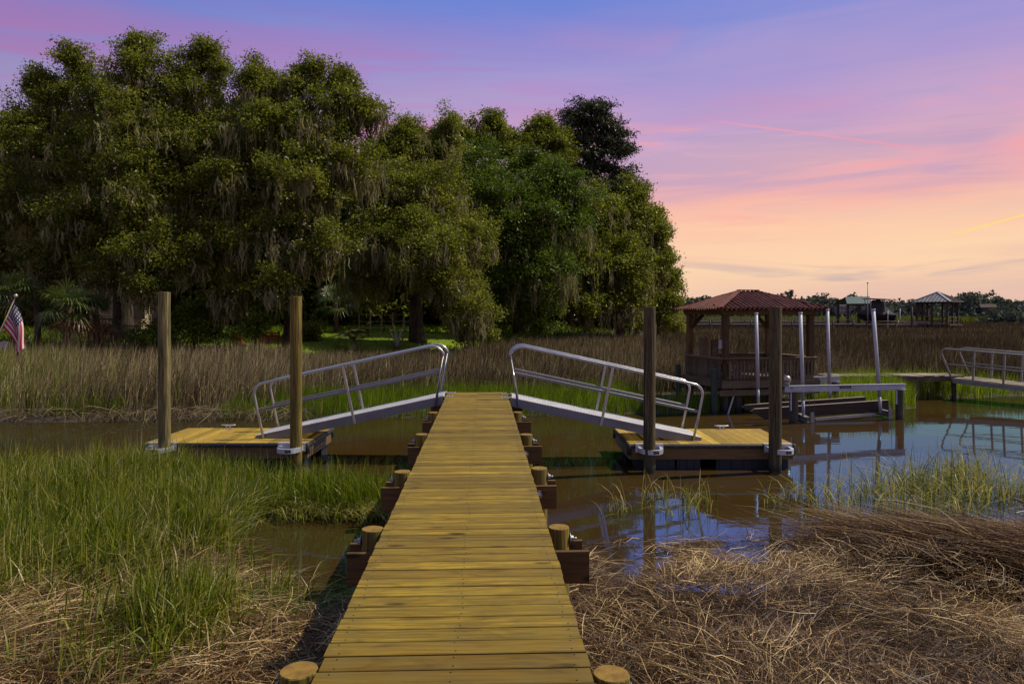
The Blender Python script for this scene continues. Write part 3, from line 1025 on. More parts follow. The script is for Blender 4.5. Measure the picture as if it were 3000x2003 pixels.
def make_dock(label, fl, fr, hoops, cleat_x, seed):
    fl, fr = Vector(fl), Vector(fr)
    yaw = math.atan2(fr.y - fl.y, fr.x - fl.x)
    t = thing('floating_dock', label, 'dock', (fl.x, fl.y, 0), yaw, 'floating docks beside the boardwalk')
    r = random.Random(seed)
    n = 16
    w = DW / n
    for k in range(n):
        MB().box((0, 0, 0), (w - 0.006, DD - 0.02, 0.036)).build('deck_plank', M['dock_deck'], t, ((k + 0.5) * w, DD / 2, DOCK_Z - 0.018 + r.uniform(-0.0015, 0.0015)))
    for yy, nm in ((0.02, 'fascia_board'), (DD - 0.02, 'fascia_board')):
        MB().box((0, 0, 0), (DW - 0.01, 0.038, 0.245), ch=0.003).build(nm, M['fascia'], t, (DW / 2, yy, DOCK_Z - 0.040 - 0.125))
    for xx in (0.02, DW - 0.02):
        MB().box((0, 0, 0), (DD - 0.085, 0.038, 0.245), ch=0.003).build('fascia_board', M['fascia'], t, (xx, DD / 2, DOCK_Z - 0.041 - 0.125), (0, 0, math.pi / 2))
    # black rub rail along each edge
    prof = [(-0.030, -0.075), (0.0, -0.075), (0.0, -0.002), (-0.014, -0.004), (-0.028, -0.018), (-0.036, -0.040)]
    for (lx, ly, rz, L) in ((0, 0.0, 0, DW), (DW, 0, math.pi / 2, DD), (DW, DD, math.pi, DW), (0, DD, -math.pi / 2, DD)):
        mb = MB()
        mb.prism([(a, b) for a, b in prof], 0.0, L)
        for k in range(9):
            xk = 0.2 + k * (L - 0.4) / 8
            mb.tube([(xk, -0.034, -0.052), (xk, -0.040, -0.052)], 0.007, 6, 1)
        mb.build('rub_rail', [M['rubber'], M['bolt']], t, (lx, ly, DOCK_Z), (0, 0, rz))
    for (lx, ly) in ((0, 0), (DW, 0), (DW, DD), (0, DD)):
        MB().tube([(0, 0, -0.20), (0, 0, -0.008), (0, 0, 0.0)], [0.045, 0.045, 0.03], 12).build('corner_bumper', M['rubber'], t, (lx, ly, DOCK_Z))
    # black floats with ribs under the frame
    for k, (fx, fw) in enumerate(((0.50, 0.72), (1.12, 0.44), (1.95, 0.62), (2.62, 0.72))):
        for fy in (0.30, DD - 0.30):
            mb = MB()
            mb.box((0, 0, -0.06), (fw, 0.50, 0.44))
            for q in np.linspace(-fw / 2 + 0.08, fw / 2 - 0.08, 3):
                mb.box((q, 0, -0.06), (0.05, 0.53, 0.38))
            mb.build('float_tub', M['plastic'], t, (fx, fy, DOCK_Z - 0.29 - 0.16 + 0.02))
    for hx, body in hoops:
        h = link('pile_hoop', HOOP, None, t, (hx, -0.040, DOCK_Z), None)
        pl = MB().box((0, 0, 0), (0.105, 0.004, 0.052)).build('maker_plate', M['plate'], h, (0.05, -0.405, -0.083), (0, 0, 0.06))
        text('maker_lettering', body, 0.026, M['letters'], h, (0.05, -0.408, -0.072), (math.pi / 2, 0, 0.06))
        text('maker_lettering', 'MARINE DOCKS', 0.0125, M['letters'], h, (0.05, -0.408, -0.098), (math.pi / 2, 0, 0.06))
    for cxx in cleat_x:
        link('cleat', CLEAT, None, t, (cxx, DD - 0.12, DOCK_Z + 0.001), None)
    return t


make_dock('floating plank dock with its front edge in tall green grass', (-6.24, 14.05), (-3.18, 13.925), ((0.36, 'CPI'), (2.78, 'CPI')), (0.90,), 1)
make_dock('floating plank dock lying in open water, shaded by the gangway grating', (2.84, 13.585), (5.90, 13.467), ((0.37, 'CPI'), (2.76, 'CPI')), (2.22, 0.55), 2)

# ---------------------------------------------------------------- mooring pilings
for (px, d, ztop, r0, nm, lab, mt, tm, sd) in (
        (481, 13.62, 3.29, 0.112, 'mooring_piling', 'tall grey-green mooring piling at the grassy dock, farther from the boardwalk', 'piling', 'grey_top', 21),
        (866, 13.62, 3.21, 0.108, 'mooring_piling', 'yellowish mooring piling at the grassy dock, nearer the boardwalk', 'piling_yellow', 'cut_top', 22),
        (1902, 13.36, 3.01, 0.112, 'mooring_piling', 'dark mooring piling in open water beside the gangway foot', 'piling_dark', 'grey_top', 23),
        (2272, 13.40, 3.015, 0.112, 'mooring_piling', 'dark knotty mooring piling standing in front of the red-roofed pavilion', 'piling_dark', 'grey_top', 24)):
    x, y = G(px, d)
    mb = round_post(r0 * 1.03, r0 * 0.96, -1.6, ztop, sd, bulge=0.008)
    o = mb.build(nm, [M[mt], M[tm]], None, (x, y, 0))
    tag(o, lab, 'piling', 'mooring pilings of the two floating docks')

# ---------------------------------------------------------------- red roofed pavilion
def ibeam_mb(L, h, w, tf=0.012, tw=0.010):
    mb = MB()
    mb.box((L / 2, 0, 0), (L, tw, h - 2 * tf))
    mb.box((L / 2, 0, h / 2 - tf / 2), (L, w, tf))
    mb.box((L / 2, 0, -h / 2 + tf / 2), (L, w, tf))
    return mb


fx, fy = G(2124.7, 21.7)
pav = thing('pavilion', 'open timber pavilion with rusty red corrugated hip roof, standing over the creek', 'pavilion', (fx, fy, 0), R(11.0))
A_, B_ = 2.85, 2.25
FLOOR, RAIL, BEAM = 0.95, 1.62, 2.90
# floor of planks on joists
nf = 16
for k in range(nf):
    MB().box((0, 0, 0), (A_ + 0.36, (B_ + 0.36) / nf - 0.008, 0.036)).build('floor_plank', M['old_wood_x'], pav, (A_ / 2, -0.18 + (k + 0.5) * (B_ + 0.36) / nf, FLOOR))
for (y, L) in ((-0.17, 1), (B_ + 0.17, 1), (B_ / 2, 1)):
    MB().box((0, 0, 0), (A_ + 0.42, 0.05, 0.20)).build('floor_joist', M['old_wood_x'], pav, (A_ / 2, y, FLOOR - 0.12))
    MB().box((0, 0, 0), (A_ + 0.50, 0.05, 0.17)).build('floor_joist', M['old_wood_x'], pav, (A_ / 2, y + 0.055, FLOOR - 0.36))
for x in (-0.17, A_ + 0.17):
    MB().box((0, 0, 0), (B_ + 0.28, 0.05, 0.20)).build('floor_joist', M['old_wood_x'], pav, (x, B_ / 2, FLOOR - 0.125), (0, 0, math.pi / 2))
for k, (x, y) in enumerate(((0, 0), (A_ * 0.52, -0.02), (A_, 0), (0, B_), (A_ * 0.5, B_), (A_, B_))):
    round_post(0.10, 0.095, -1.4, FLOOR - 0.24, 40 + k, bulge=0.006, top_mat=0).build('stilt', M['piling_old'], pav, (x + 0.02, y + 0.03, 0))
POST = MB().box((0, 0, 0), (0.165, 0.165, BEAM + 0.10 - FLOOR)).mesh('post')
POST.materials.append(M['post_brown'])
for (x, y) in ((0, 0), (A_, 0), (0, B_), (A_, B_)):
    link('post', POST, None, pav, (x, y, (BEAM + 0.10 + FLOOR) / 2))
for y in (0, B_):
    MB().box((0, 0, 0), (A_ + 0.30, 0.05, 0.185), ch=0.003).build('roof_beam', M['post_brown'], pav, (A_ / 2, y - 0.11 if y == 0 else y + 0.11, BEAM + 0.09))
for x in (0, A_):
    MB().box((0, 0, 0), (B_ + 0.168, 0.05, 0.185), ch=0.003).build('roof_beam', M['post_brown'], pav, (x - 0.11 if x == 0 else x + 0.11, B_ / 2, BEAM + 0.088), (0, 0, math.pi / 2))
for (x, y, ax) in ((A_, B_, 'x'), (A_, B_, 'y'), (0, B_, 'x'), (0, B_, 'y')):
    sx = -1 if x > 0 else 1
    sy = -1 if y > 0 else 1
    mb = MB()
    if ax == 'x':
        mb.beam((x + sx * 0.05, y, BEAM - 0.42), (x + sx * 0.48, y, BEAM + 0.02), 0.05, 0.12)
    else:
        mb.beam((x, y + sy * 0.05, BEAM - 0.42), (x, y + sy * 0.48, BEAM + 0.02), 0.05, 0.12)
    mb.build('knee_brace', M['post_brown'], pav)
# balustrade: cap rail, top and bottom rail, single pickets
PICK = MB().box((0, 0, 0), (0.058, 0.028, RAIL - FLOOR - 0.16)).mesh('picket')
PICK.materials.append(M['old_wood'])


def rail_side(p0, p1, skip=None):
    p0, p1 = Vector(p0), Vector(p1)
    L = (p1 - p0).length
    yaw = math.atan2(p1.y - p0.y, p1.x - p0.x)
    mid = (p0 + p1) / 2
    MB().box((0, 0, 0), (L + 0.24, 0.19, 0.040), ch=0.004).build('cap_rail', M['old_wood_x'], pav, (mid.x, mid.y, RAIL - 0.02), (0, rnd.uniform(-0.004, 0.004), yaw))
    MB().box((0, 0, 0), (L + 0.05, 0.040, 0.14), ch=0.004).build('top_rail', M['old_wood_x'], pav, (mid.x, mid.y, RAIL - 0.115), (0, 0, yaw))
    MB().box((0, 0, 0), (L + 0.05, 0.042, 0.09), ch=0.004).build('bottom_rail', M['old_wood_x'], pav, (mid.x, mid.y, FLOOR + 0.075), (0, 0, yaw))
    n = int(L / 0.112)
    for k in range(n):
        s = (k + 0.5) / n
        if skip and skip[0] < s < skip[1]:
            continue
        q = p0 + (p1 - p0) * s
        off = Vector((math.sin(yaw), -math.cos(yaw), 0)) * 0.038
        link('picket', PICK, None, pav, (q.x + off.x, q.y + off.y, (RAIL + FLOOR) / 2 - 0.02 + rnd.uniform(-0.01, 0.01)), (0, rnd.uniform(-0.02, 0.02), yaw))


rail_side((0, -0.12, 0), (A_ * 0.54, -0.12, 0))
rail_side((A_ * 0.62, -0.12, 0), (A_, -0.12, 0))
rail_side((A_ + 0.12, 0, 0), (A_ + 0.12, B_, 0))
rail_side((A_, B_ + 0.12, 0), (A_ * 0.4, B_ + 0.12, 0))
rail_side((-0.12, B_, 0), (-0.12, 0, 0))
# corrugated hip roof, sheet by sheet
OV = 0.41
EZ, RZ = 3.075, 3.63
x0, x1, y0, y1 = -OV, A_ + OV, -OV, B_ + OV
hy = (y1 - y0) / 2
ridge_a, ridge_b = Vector((x0 + hy, (y0 + y1) / 2, RZ)), Vector((x1 - hy, (y0 + y1) / 2, RZ))


def slope_sheets(e0, e1, r0, r1, seed):
    """sheets of one roof slope; e0-e1 eave, r0-r1 its upper edge"""
    r = random.Random(seed)
    e0, e1, r0, r1 = map(Vector, (e0, e1, r0, r1))
    L = (e1 - e0).length
    ed = (e1 - e0) / L
    s0 = (r0 - e0).dot(ed)
    s1 = (r1 - e0).dot(ed)
    up = (r0 - e0) - ed * s0
    n = ed.cross(up).normalized()
    lam = 0.150
    ns = max(2, round(L / 0.70))
    for k in range(ns):
        a, b = k * L / ns, (k + 1) * L / ns + (0.05 if k < ns - 1 else 0)
        lift = 0.012 * (k % 2) + r.uniform(0, 0.006)
        drop = r.uniform(0.0, 0.05)
        m = int((b - a) / (lam / 8)) + 1
        vs, fs = [], []
        for j in range(m + 1):
            s = a + (b - a) * j / m
            tm = min(1.0, s / s0 if s0 > 1e-6 else 1.0, (L - s) / (L - s1) if L - s1 > 1e-6 else 1.0)
            tm = max(tm, 0.0)
            wz = 0.036 * math.cos(2 * math.pi * s / lam) + lift
            for t_ in (0.0, 0.5, 1.0):
                tt = -drop / up.length * (1 - t_) * (1 if tm > 0.06 else 0) + (tm - 0) * t_
                p = e0 + ed * s + up * tt + n * wz
                vs.append(p)
        for j in range(m):
            for q in range(2):
                i0 = j * 3 + q
                fs.append((i0, i0 + 3, i0 + 4, i0 + 1))
        # a real sheet thickness
        nv = len(vs)
        vs2 = [p - n * 0.006 for p in vs]
        fs2 = [tuple(reversed([i + nv for i in f])) for f in fs]
        edge = [(j * 3 + 3, j * 3, j * 3 + nv, j * 3 + 3 + nv) for j in range(m)]
        mb = MB().add(vs + vs2, fs + fs2 + edge, 0, False)
        mb.build('roof_sheet', M['red_roof'], pav)


c00, c10, c11, c01 = (x0, y0, EZ), (x1, y0, EZ), (x1, y1, EZ), (x0, y1, EZ)
slope_sheets(c00, c10, ridge_a, ridge_b, 1)
slope_sheets(c10, c11, ridge_b, ridge_b, 2)
slope_sheets(c11, c01, ridge_b, ridge_a, 3)
slope_sheets(c01, c00, ridge_a, ridge_a, 4)
for e, rr_ in ((c00, ridge_a), (c10, ridge_b), (c11, ridge_b), (c01, ridge_a)):
    e = Vector(e)
    pts = [e + (rr_ - e) * t_ + Vector((rnd.uniform(-.01, .01), rnd.uniform(-.01, .01), 0.030)) for t_ in np.linspace(0.02, 1.0, 9)]
    mb = MB()
    for p, q in zip(pts[:-1], pts[1:]):
        mb.beam(p, q, 0.15, 0.018)
    mb.build('hip_cap', M['red_roof'], pav)
MB().beam(ridge_a + Vector((-0.05, 0, 0.042)), ridge_b + Vector((0.05, 0, 0.042)), 0.18, 0.02).build('ridge_cap', M['red_roof'], pav)
for t_ in np.linspace(0.04, 0.96, 9):
    pa = Vector(c00).lerp(Vector(c10), t_)
    MB().beam((pa.x, y0 + 0.10, EZ - 0.045), (pa.x, y0 + 0.62, EZ + 0.115), 0.045, 0.075).build('rafter_tail', M['post_brown'], pav)
# light switch box on a post
MB().box((0, 0, 0), (0.09, 0.07, 0.26)).build('switch_box', M['lift_alu'], pav, (-0.13, 0.05, 2.02))
MB().box((0, 0, 0), (0.26, 0.12, 0.62), ch=0.01).build('bench_back', M['old_wood'], pav, (0.05, B_ * 0.62, RAIL + 0.24))
MB().box((0, 0, 0), (0.22, 0.10, 0.58), ch=0.01).build('bench_back', M['old_wood'], pav, (0.42, B_ * 0.62, RAIL + 0.21))

# ---------------------------------------------------------------- boat lift
ax, ay = G(2299.5, 19.40)
lift = thing('boat_lift', 'boat lift with two grey I-beams, white guide poles and long dark bunks', 'boat lift', (ax, ay, 0))
LO = Vector((ax, ay, 0))


def LP(px, d, z):
    x, y = G(px, d)
    return Vector((x, y, z)) - LO


def ibeam(name, a, b, h, w, mat, parent):
    L = (b - a).length
    yaw = math.atan2(b.y - a.y, b.x - a.x)
    return ibeam_mb(L, h, w).build(name, mat, parent, a, (0, -math.asin((b.z - a.z) / L), yaw))


bf = ibeam('lift_beam', LP(2299.5, 19.4, 0.93), LP(2652, 20.3, 0.905), 0.165, 0.13, M['lift_alu'], lift)
bb = ibeam('lift_beam', LP(2135.6, 21.8, 0.94), LP(2460, 22.4, 0.93), 0.175, 0.13, M['lift_alu'], lift)
LF = (LP(2652, 20.3, 0) - LP(2299.5, 19.4, 0)).length
MB().box((0, 0, 0), (0.36, 0.006, 0.075)).build('name_plate', M['plate'], bf, (LF * 0.49, -0.0085, 0.012))
text('plate_lettering', 'Lift Marine', 0.066, M['letters'], bf, (LF * 0.49, -0.0125, 0.010), (math.pi / 2, 0, 0))
text('beam_number', '799', 0.07, M['letters_dark'], bf, (0.20, -0.0065, 0.0), (math.pi / 2, 0, 0))
text('beam_number', '799', 0.07, M['letters_dark'], bb, (0.22, -0.0065, 0.0), (math.pi / 2, 0, 0))
for k, (px, d, zt, nm) in enumerate(((2325, 19.55, 0.843, 'piling_old'), (2636, 20.28, 0.82, 'piling_old'), (2162, 21.9, 0.848, 'piling_old'), (2448, 22.4, 0.838, 'piling_old'))):
    round_post(0.115, 0.110, -1.6, zt, 60 + k, bulge=0.006).build('piling', [M[nm], M['grey_top']], lift, LP(px, d, 0))
MB().box((0, 0, 0), (0.03, 0.05, 0.5)).build('bracket', M['lift_alu'], lift, LP(2317, 19.44, 0.60))
MB().box((0, 0, 0), (0.03, 0.05, 0.36)).build('bracket', M['lift_alu'], lift, LP(2626, 20.14, 0.62))
# guide poles: white pipe, dark sleeve at the foot
for (px0, y0_, px1, y1_, d) in ((2215.3, 921, 2221.7, 1183, 21.35), (2345, 920, 2354, 1221, 19.95), (2424, 910, 2431, 1170, 22.0), (2558.6, 910, 2580, 1210, 20.55)):
    a, b = P(px0, y0_, d) - LO, P(px1, y1_, d) - LO
    m_ = b.lerp(a, 0.16)
    pole = MB().tube([m_, a], 0.050, 12).build('guide_pole', M['pvc'], lift)
    MB().tube([a, a + Vector((0, 0, 0.05))], 0.056, 12).build('pole_cap', M['pvc'], pole)
    MB().tube([b, m_ + Vector((0, 0, 0.02))], 0.043, 10).build('pole_foot', M['lift_alu'], pole)


def bunk(a, b, h):
    """long carpeted board with its lower front corner cut away"""
    L = (b - a).length
    yaw = math.atan2(b.y - a.y, b.x - a.x)
    pit = -math.asin((b.z - a.z) / L)
    mb = MB()
    prof = [(0.0, -0.05), (0.42, -h), (L, -h), (L, 0.0), (0.08, 0.0)]
    mb.prism([(x, z) for x, z in prof], -0.045, 0.045, axis='y')
    o = mb.build('bunk', M['bunk'], lift, a, (0, pit, yaw))
    MB().box((L / 2 + 0.05, 0, 0.008), (L - 0.10, 0.11, 0.014)).build('bunk_top', M['bunk_top'], o)
    return o


bunk(LP(2200, 20.2, 0.285), LP(2600, 20.95, 0.45), 0.30)
bunk(LP(2172, 21.2, 0.275), LP(2533, 21.8, 0.45), 0.28)
# cradle: two cross beams and a bar near the water, with pulley plates
ibeam('cradle_beam', LP(2366, 19.62, 0.075), LP(2298, 22.0, 0.10), 0.15, 0.12, M['old_alu'], lift)
ibeam('cradle_beam', LP(2612, 20.35, 0.13), LP(2492, 22.3, 0.14), 0.16, 0.12, M['old_alu'], lift)
MB().beam(LP(2388, 19.9, 0.055), LP(2562, 20.5, 0.115), 0.05, 0.07).build('cradle_bar', M['old_alu'], lift)
for (px, d) in ((2380, 19.62), (2608, 20.32)):
    MB().prism([(-0.05, -0.12), (0.05, -0.12), (0.05, 0.17), (0.03, 0.21), (-0.03, 0.21), (-0.05, 0.17)], -0.02, 0.02, axis='y').build('pulley_plate', M['old_alu'], lift, LP(px, d, 0.08))
for (px, d, z0, z1) in ((2372, 19.6, 0.85, 0.2), (2386, 19.6, 0.85, 0.2), (2206, 21.9, 0.85, 0.2), (2612, 20.32, 0.82, 0.2)):
    MB().tube([LP(px, d, z0), LP(px, d, z1)], 0.006, 5).build('cable', M['cable'], lift)
for (px, d, mt) in ((2118, 21.75, 'motor'), (2300, 19.36, 'chrome')):
    c = LP(px, d, 1.0)
    mb = MB()
    if mt == 'motor':
        mb.box(c + Vector((0.05, -0.02, -0.02)), (0.10, 0.10, 0.50))
        mb.tube([c + Vector((-0.02, 0, 0.16)), c + Vector((0.06, -0.02, 0.05)), c + Vector((0.10, -0.02, -0.12)), c + Vector((0.09, -0.02, -0.24))], [0.05, 0.085, 0.09, 0.06], 12)
        mb.tube([c + Vector((-0.08, 0, 0.14)), c + Vector((0.16, 0, 0.17))], 0.055, 12)
        o = mb.build('gear_motor', M['motor'], lift)
        MB().box(c + Vector((0.24, -0.06, 0.12)), (0.17, 0.14, 0.22)).build('switch_box', M['motor'], o)
        MB().box(c + Vector((0.24, -0.133, 0.135)), (0.13, 0.006, 0.055)).build('label_sticker', M['white_paint'], o)
        MB().box(c + Vector((0.215, -0.10, 0.265)), (0.11, 0.006, 0.07)).build('label_sticker', M['white_paint'], o)
    else:
        mb.tube([c + Vector((0.05, 0, 0.11)), c + Vector((0.05, 0, 0.20)), c + Vector((0.05, 0, 0.26)), c + Vector((0.05, 0, 0.29))], [0.10, 0.105, 0.08, 0.02], 16)
        mb.tube([c + Vector((0.05, 0, 0.02)), c + Vector((0.05, 0, 0.12))], [0.06, 0.085], 16)
        o = mb.build('gear_motor', M['chrome'], lift)
tag(round_post(0.105, 0.10, -1.5, 1.29, 71).build('stained_post', [M['green_post'], M['grey_top']], None, (*G(2093, 21.55), 0)), 'green stained round post in front of the pavilion railing', 'post')
tag(round_post(0.085, 0.08, -1.0, 1.33, 72).build('stained_post', [M['green_post'], M['grey_top']], None, (*G(1985, 23.3), 0)), 'green stained round post behind the gangway foot', 'post')
a = P(2150, 1130, 21.7)
mb = MB().tube([a, a + Vector((0, 0, -0.28)), P(2130, 1213, 21.3) + Vector((0, 0, -0.1))], 0.028, 8)
tag(mb.build('drain_pipe', M['pvc'], None), 'bent white plastic pipe hanging into the creek at the pavilion', 'pipe')

# ---------------------------------------------------------------- plank walkway and old gangway across the creek
wx, wy = G(2425, 25.2)
ex, ey = G(2815, 25.3)
walk = thing('plank_walkway', 'low sun-bleached plank walkway through the marsh grass behind the boat lift', 'walkway', (wx, wy, 0), math.atan2(ey - wy, ex - wx))
L = math.hypot(ex - wx, ey - wy)
n = int(L / 0.17)
for k in range(n):
    MB().box((0, 0, 0), (L / n - 0.01, 1.1, 0.04)).build('plank', M['old_plank'], walk, ((k + 0.5) * L / n, 0.35, 0.80 + rnd.uniform(-0.012, 0.012)), (rnd.uniform(-.01, .01), rnd.uniform(-.01, .01), 0))
MB().box((L / 2, -0.17, 0.70), (L, 0.045, 0.15)).build('stringer', M['old_wood_x'], walk)
MB().box((L / 2, 0.87, 0.70), (L, 0.045, 0.15)).build('stringer', M['old_wood_x'], walk)
for k in range(4):
    for yy in (-0.12, 0.82):
        round_post(0.08, 0.08, -0.8, 0.775, 80 + k, top_mat=0).build('piling', M['piling_old'], walk, (0.3 + k * (L - 0.6) / 3, yy, 0))

ox, oy = G(2792, 24.9)
og = thing('old_gangway', 'dull weathered metal gangway with pipe rails leading off the plank walkway', 'gangway', (ox, oy, 0.74), R(-62))
og.rotation_euler = (0, R(2.6), R(-62))
OL, OW = 6.2, 1.12
for s in (0, OW):
    MB().box((OL / 2, s, -0.075), (OL, 0.05, 0.15)).build('side_beam', M['old_alu'], og)
    MB().tube([(0.0, s, -0.10), (-0.30, s, 0.55), (-0.42, s, 0.80), (-0.40, s, 0.94), (-0.28, s, 0.985), (0.2, s, 0.985), (OL, s, 0.985)], 0.030, 8).build('handrail', M['old_alu'], og)
    MB().tube([(-0.26, s, 0.47), (OL, s, 0.47)], 0.022, 8).build('mid_rail', M['old_alu'], og)
    for x in np.arange(0.65, OL, 0.93):
        MB().box((x, s, 0.44), (0.055, 0.045, 1.09)).build('post', M['old_alu'], og)
for k in range(36):
    MB().box(((k + 0.5) * OL / 36, OW / 2, 0.012), (OL / 36 - 0.012, OW - 0.06, 0.028)).build('tread_plank', M['old_plank'], og, (0, 0, rnd.uniform(-0.004, 0.004)))

# ---------------------------------------------------------------- far shore docks
def far_dock(name, label, px0, px1, d, ztop, rails=True):
    x, y = G(px0, d)
    t = thing(name, label, 'dock', (x, y, 0), -YAW)
    L = (px1 - px0) / FPX * d
    MB().box((L / 2, 0.6, ztop - 0.06), (L, 1.3, 0.12)).build('deck', M['far_pale'], t)
    MB().box((L / 2, -0.07, ztop - 0.25), (L, 0.06, 0.22)).build('stringer', M['far_wood'], t)
    k = max(2, int(L / 2.6))
    for j in range(k + 1):
        MB().tube([(j * L / k, 0, -0.5), (j * L / k, 0, ztop + (0.55 if rails else 0.05))], 0.13, 8).build('piling', M['far_wood'], t)
    if rails:
        MB().box((L / 2, 0.02, ztop + 0.55), (L, 0.10, 0.08)).build('rail', M['far_pale'], t)
    return t


far_dock('long_dock', 'long low dock with plank rail far across the brown marsh', 2020, 2500, 97, 1.86)
far_dock('long_dock', 'farther low dock seen between the pavilion posts', 1990, 2420, 118, 2.05)
far_dock('low_dock', 'low dock leading to the far grey-roofed pavilion', 2500, 2690, 96, 1.82, False)
# shelter with a green roof
x, y = G(2475, 99)
sh = thing('boat_shelter', 'small boat shelter with a green sheet roof across the marsh', 'shelter', (x, y, 0), -YAW)
for (sx, sy) in ((0.4, 0), (3.3, 0), (0.4, 3), (3.3, 3)):
    MB().box((sx, sy, 2.7), (0.3, 0.3, 3.6)).build('post', M['far_wood'], sh)
mb = MB()
mb.add([(0, -0.6, 4.52), (3.1, -0.6, 4.55), (4.1, 1.5, 5.55), (0.75, 1.5, 5.5), (0, 3.6, 4.55), (3.1, 3.6, 4.55)], [(0, 1, 2, 3), (3, 2, 5, 4)])
mb.add([(0, -0.6, 4.44), (3.1, -0.6, 4.47), (4.1, 1.5, 5.47), (0.75, 1.5, 5.42), (0, 3.6, 4.47), (3.1, 3.6, 4.47)], [(3, 2, 1, 0), (4, 5, 2, 3)])
mb.build('roof', M['green_roof'], sh)
MB().box((1.7, -0.45, 4.36), (3.2, 0.12, 0.22)).build('roof_beam', M['far_wood'], sh)
MB().box((1.7, 1.5, 1.75), (4.2, 4.0, 0.2)).build('deck', M['far_wood'], sh)
# covered boat
x, y = G(2511, 96)
bt = thing('covered_boat', 'motor boat under a black peaked cover, raised beside the far dock', 'boat', (x, y, 1.95), -YAW)
secs = []
for (bx, hw, zk, zt) in ((0.0, 0.05, 0.95, 1.25), (0.5, 0.55, 0.45, 1.2), (1.4, 0.95, 0.15, 1.15), (3.0, 1.05, 0.0, 1.05), (4.6, 1.0, 0.0, 1.0)):
    secs.append([(bx, -hw, zt), (bx, -hw * 0.8, (zk + zt) / 2), (bx, 0, zk), (bx, hw * 0.8, (zk + zt) / 2), (bx, hw, zt)])
mb = MB()
mb.add([p for s in secs for p in s], [(i * 5 + j, i * 5 + j + 5, i * 5 + j + 6, i * 5 + j + 1) for i in range(4) for j in range(4)] + [(20, 21, 22, 23, 24)], 0, True)
mb.build('hull', M['plastic'], bt)
top = [(0.0, 0, 1.27), (1.1, 0, 1.75), (2.1, 0, 3.0), (2.9, 0, 3.05), (3.7, 0, 2.1), (4.75, 0, 1.25)]
bas = [(0.0, 0.06), (0.9, 0.8), (1.9, 1.08), (2.9, 1.12), (3.8, 1.1), (4.7, 1.05)]
vs = []
for (tx, _, tz), (bx, bw) in zip(top, bas):
    vs += [(bx, -bw, 1.12), (tx, -bw * 0.25, tz), (tx, bw * 0.25, tz), (bx, bw, 1.12)]
mb = MB().add(vs, [(i * 4 + j, i * 4 + j + 4, i * 4 + j + 5, i * 4 + j + 1) for i in range(5) for j in range(3)] + [(0, 1, 2, 3), (20, 23, 22, 21)])
mb.build('boat_cover', M['tarp'], bt)
MB().box((2.4, 0, 3.25), (3.0, 1.9, 0.10)).build('hard_top', M['far_pale'], bt, None, (0, 0.05, 0))
for (sx, sy) in ((1.4, -0.8), (3.2, -0.8), (1.4, 0.8), (3.2, 0.8)):
    MB().tube([(sx, sy, 1.1), (sx, sy, 3.2)], 0.05, 6).build('top_leg', M['far_pale'], bt)
MB().tube([(0.6, -1.3, -2.0), (0.6, -1.3, 0.2), (4.4, -1.3, 0.2), (4.4, -1.3, -2.0)], 0.10, 6).build('cradle', M['far_wood'], bt)
x, y = G(2542, 94)
mast = thing('flag_mast', 'tall thin bare pole rising beside the far covered boat', 'pole', (x, y, 0))
MB().tube([(0, 0, 0.3), (0, 0, 7.05)], [0.07, 0.045], 8).build('pole', M['old_alu'], mast)
MB().tube([(0, 0, 7.05), (0, 0, 7.12), (0, 0, 7.18)], [0.05, 0.16, 0.05], 8).build('finial', M['old_alu'], mast)
for (px, d, zt, lab) in ((2601, 95, 3.35, 'short white pole just beyond the far covered boat'), (2637, 130, 4.0, 'thin white pole in the far reeds behind the boats')):
    x, y = G(px, d)
    tag(MB().tube([(0, 0, 0), (0, 0, zt)], 0.07, 8).build('marker_pole', M['pvc'], None, (x, y, 0.2)), lab, 'pole')
x, y = G(2671, 94)
tag(MB().tube([(0, 0, 0), (0.05, 0, 2.0), (0, 0, 3.9)], [0.16, 0.14, 0.13], 8).build('old_piling', M['far_wood'], None, (x, y, 0.2)), 'crooked dark piling beside the far grey-roofed pavilion', 'piling')

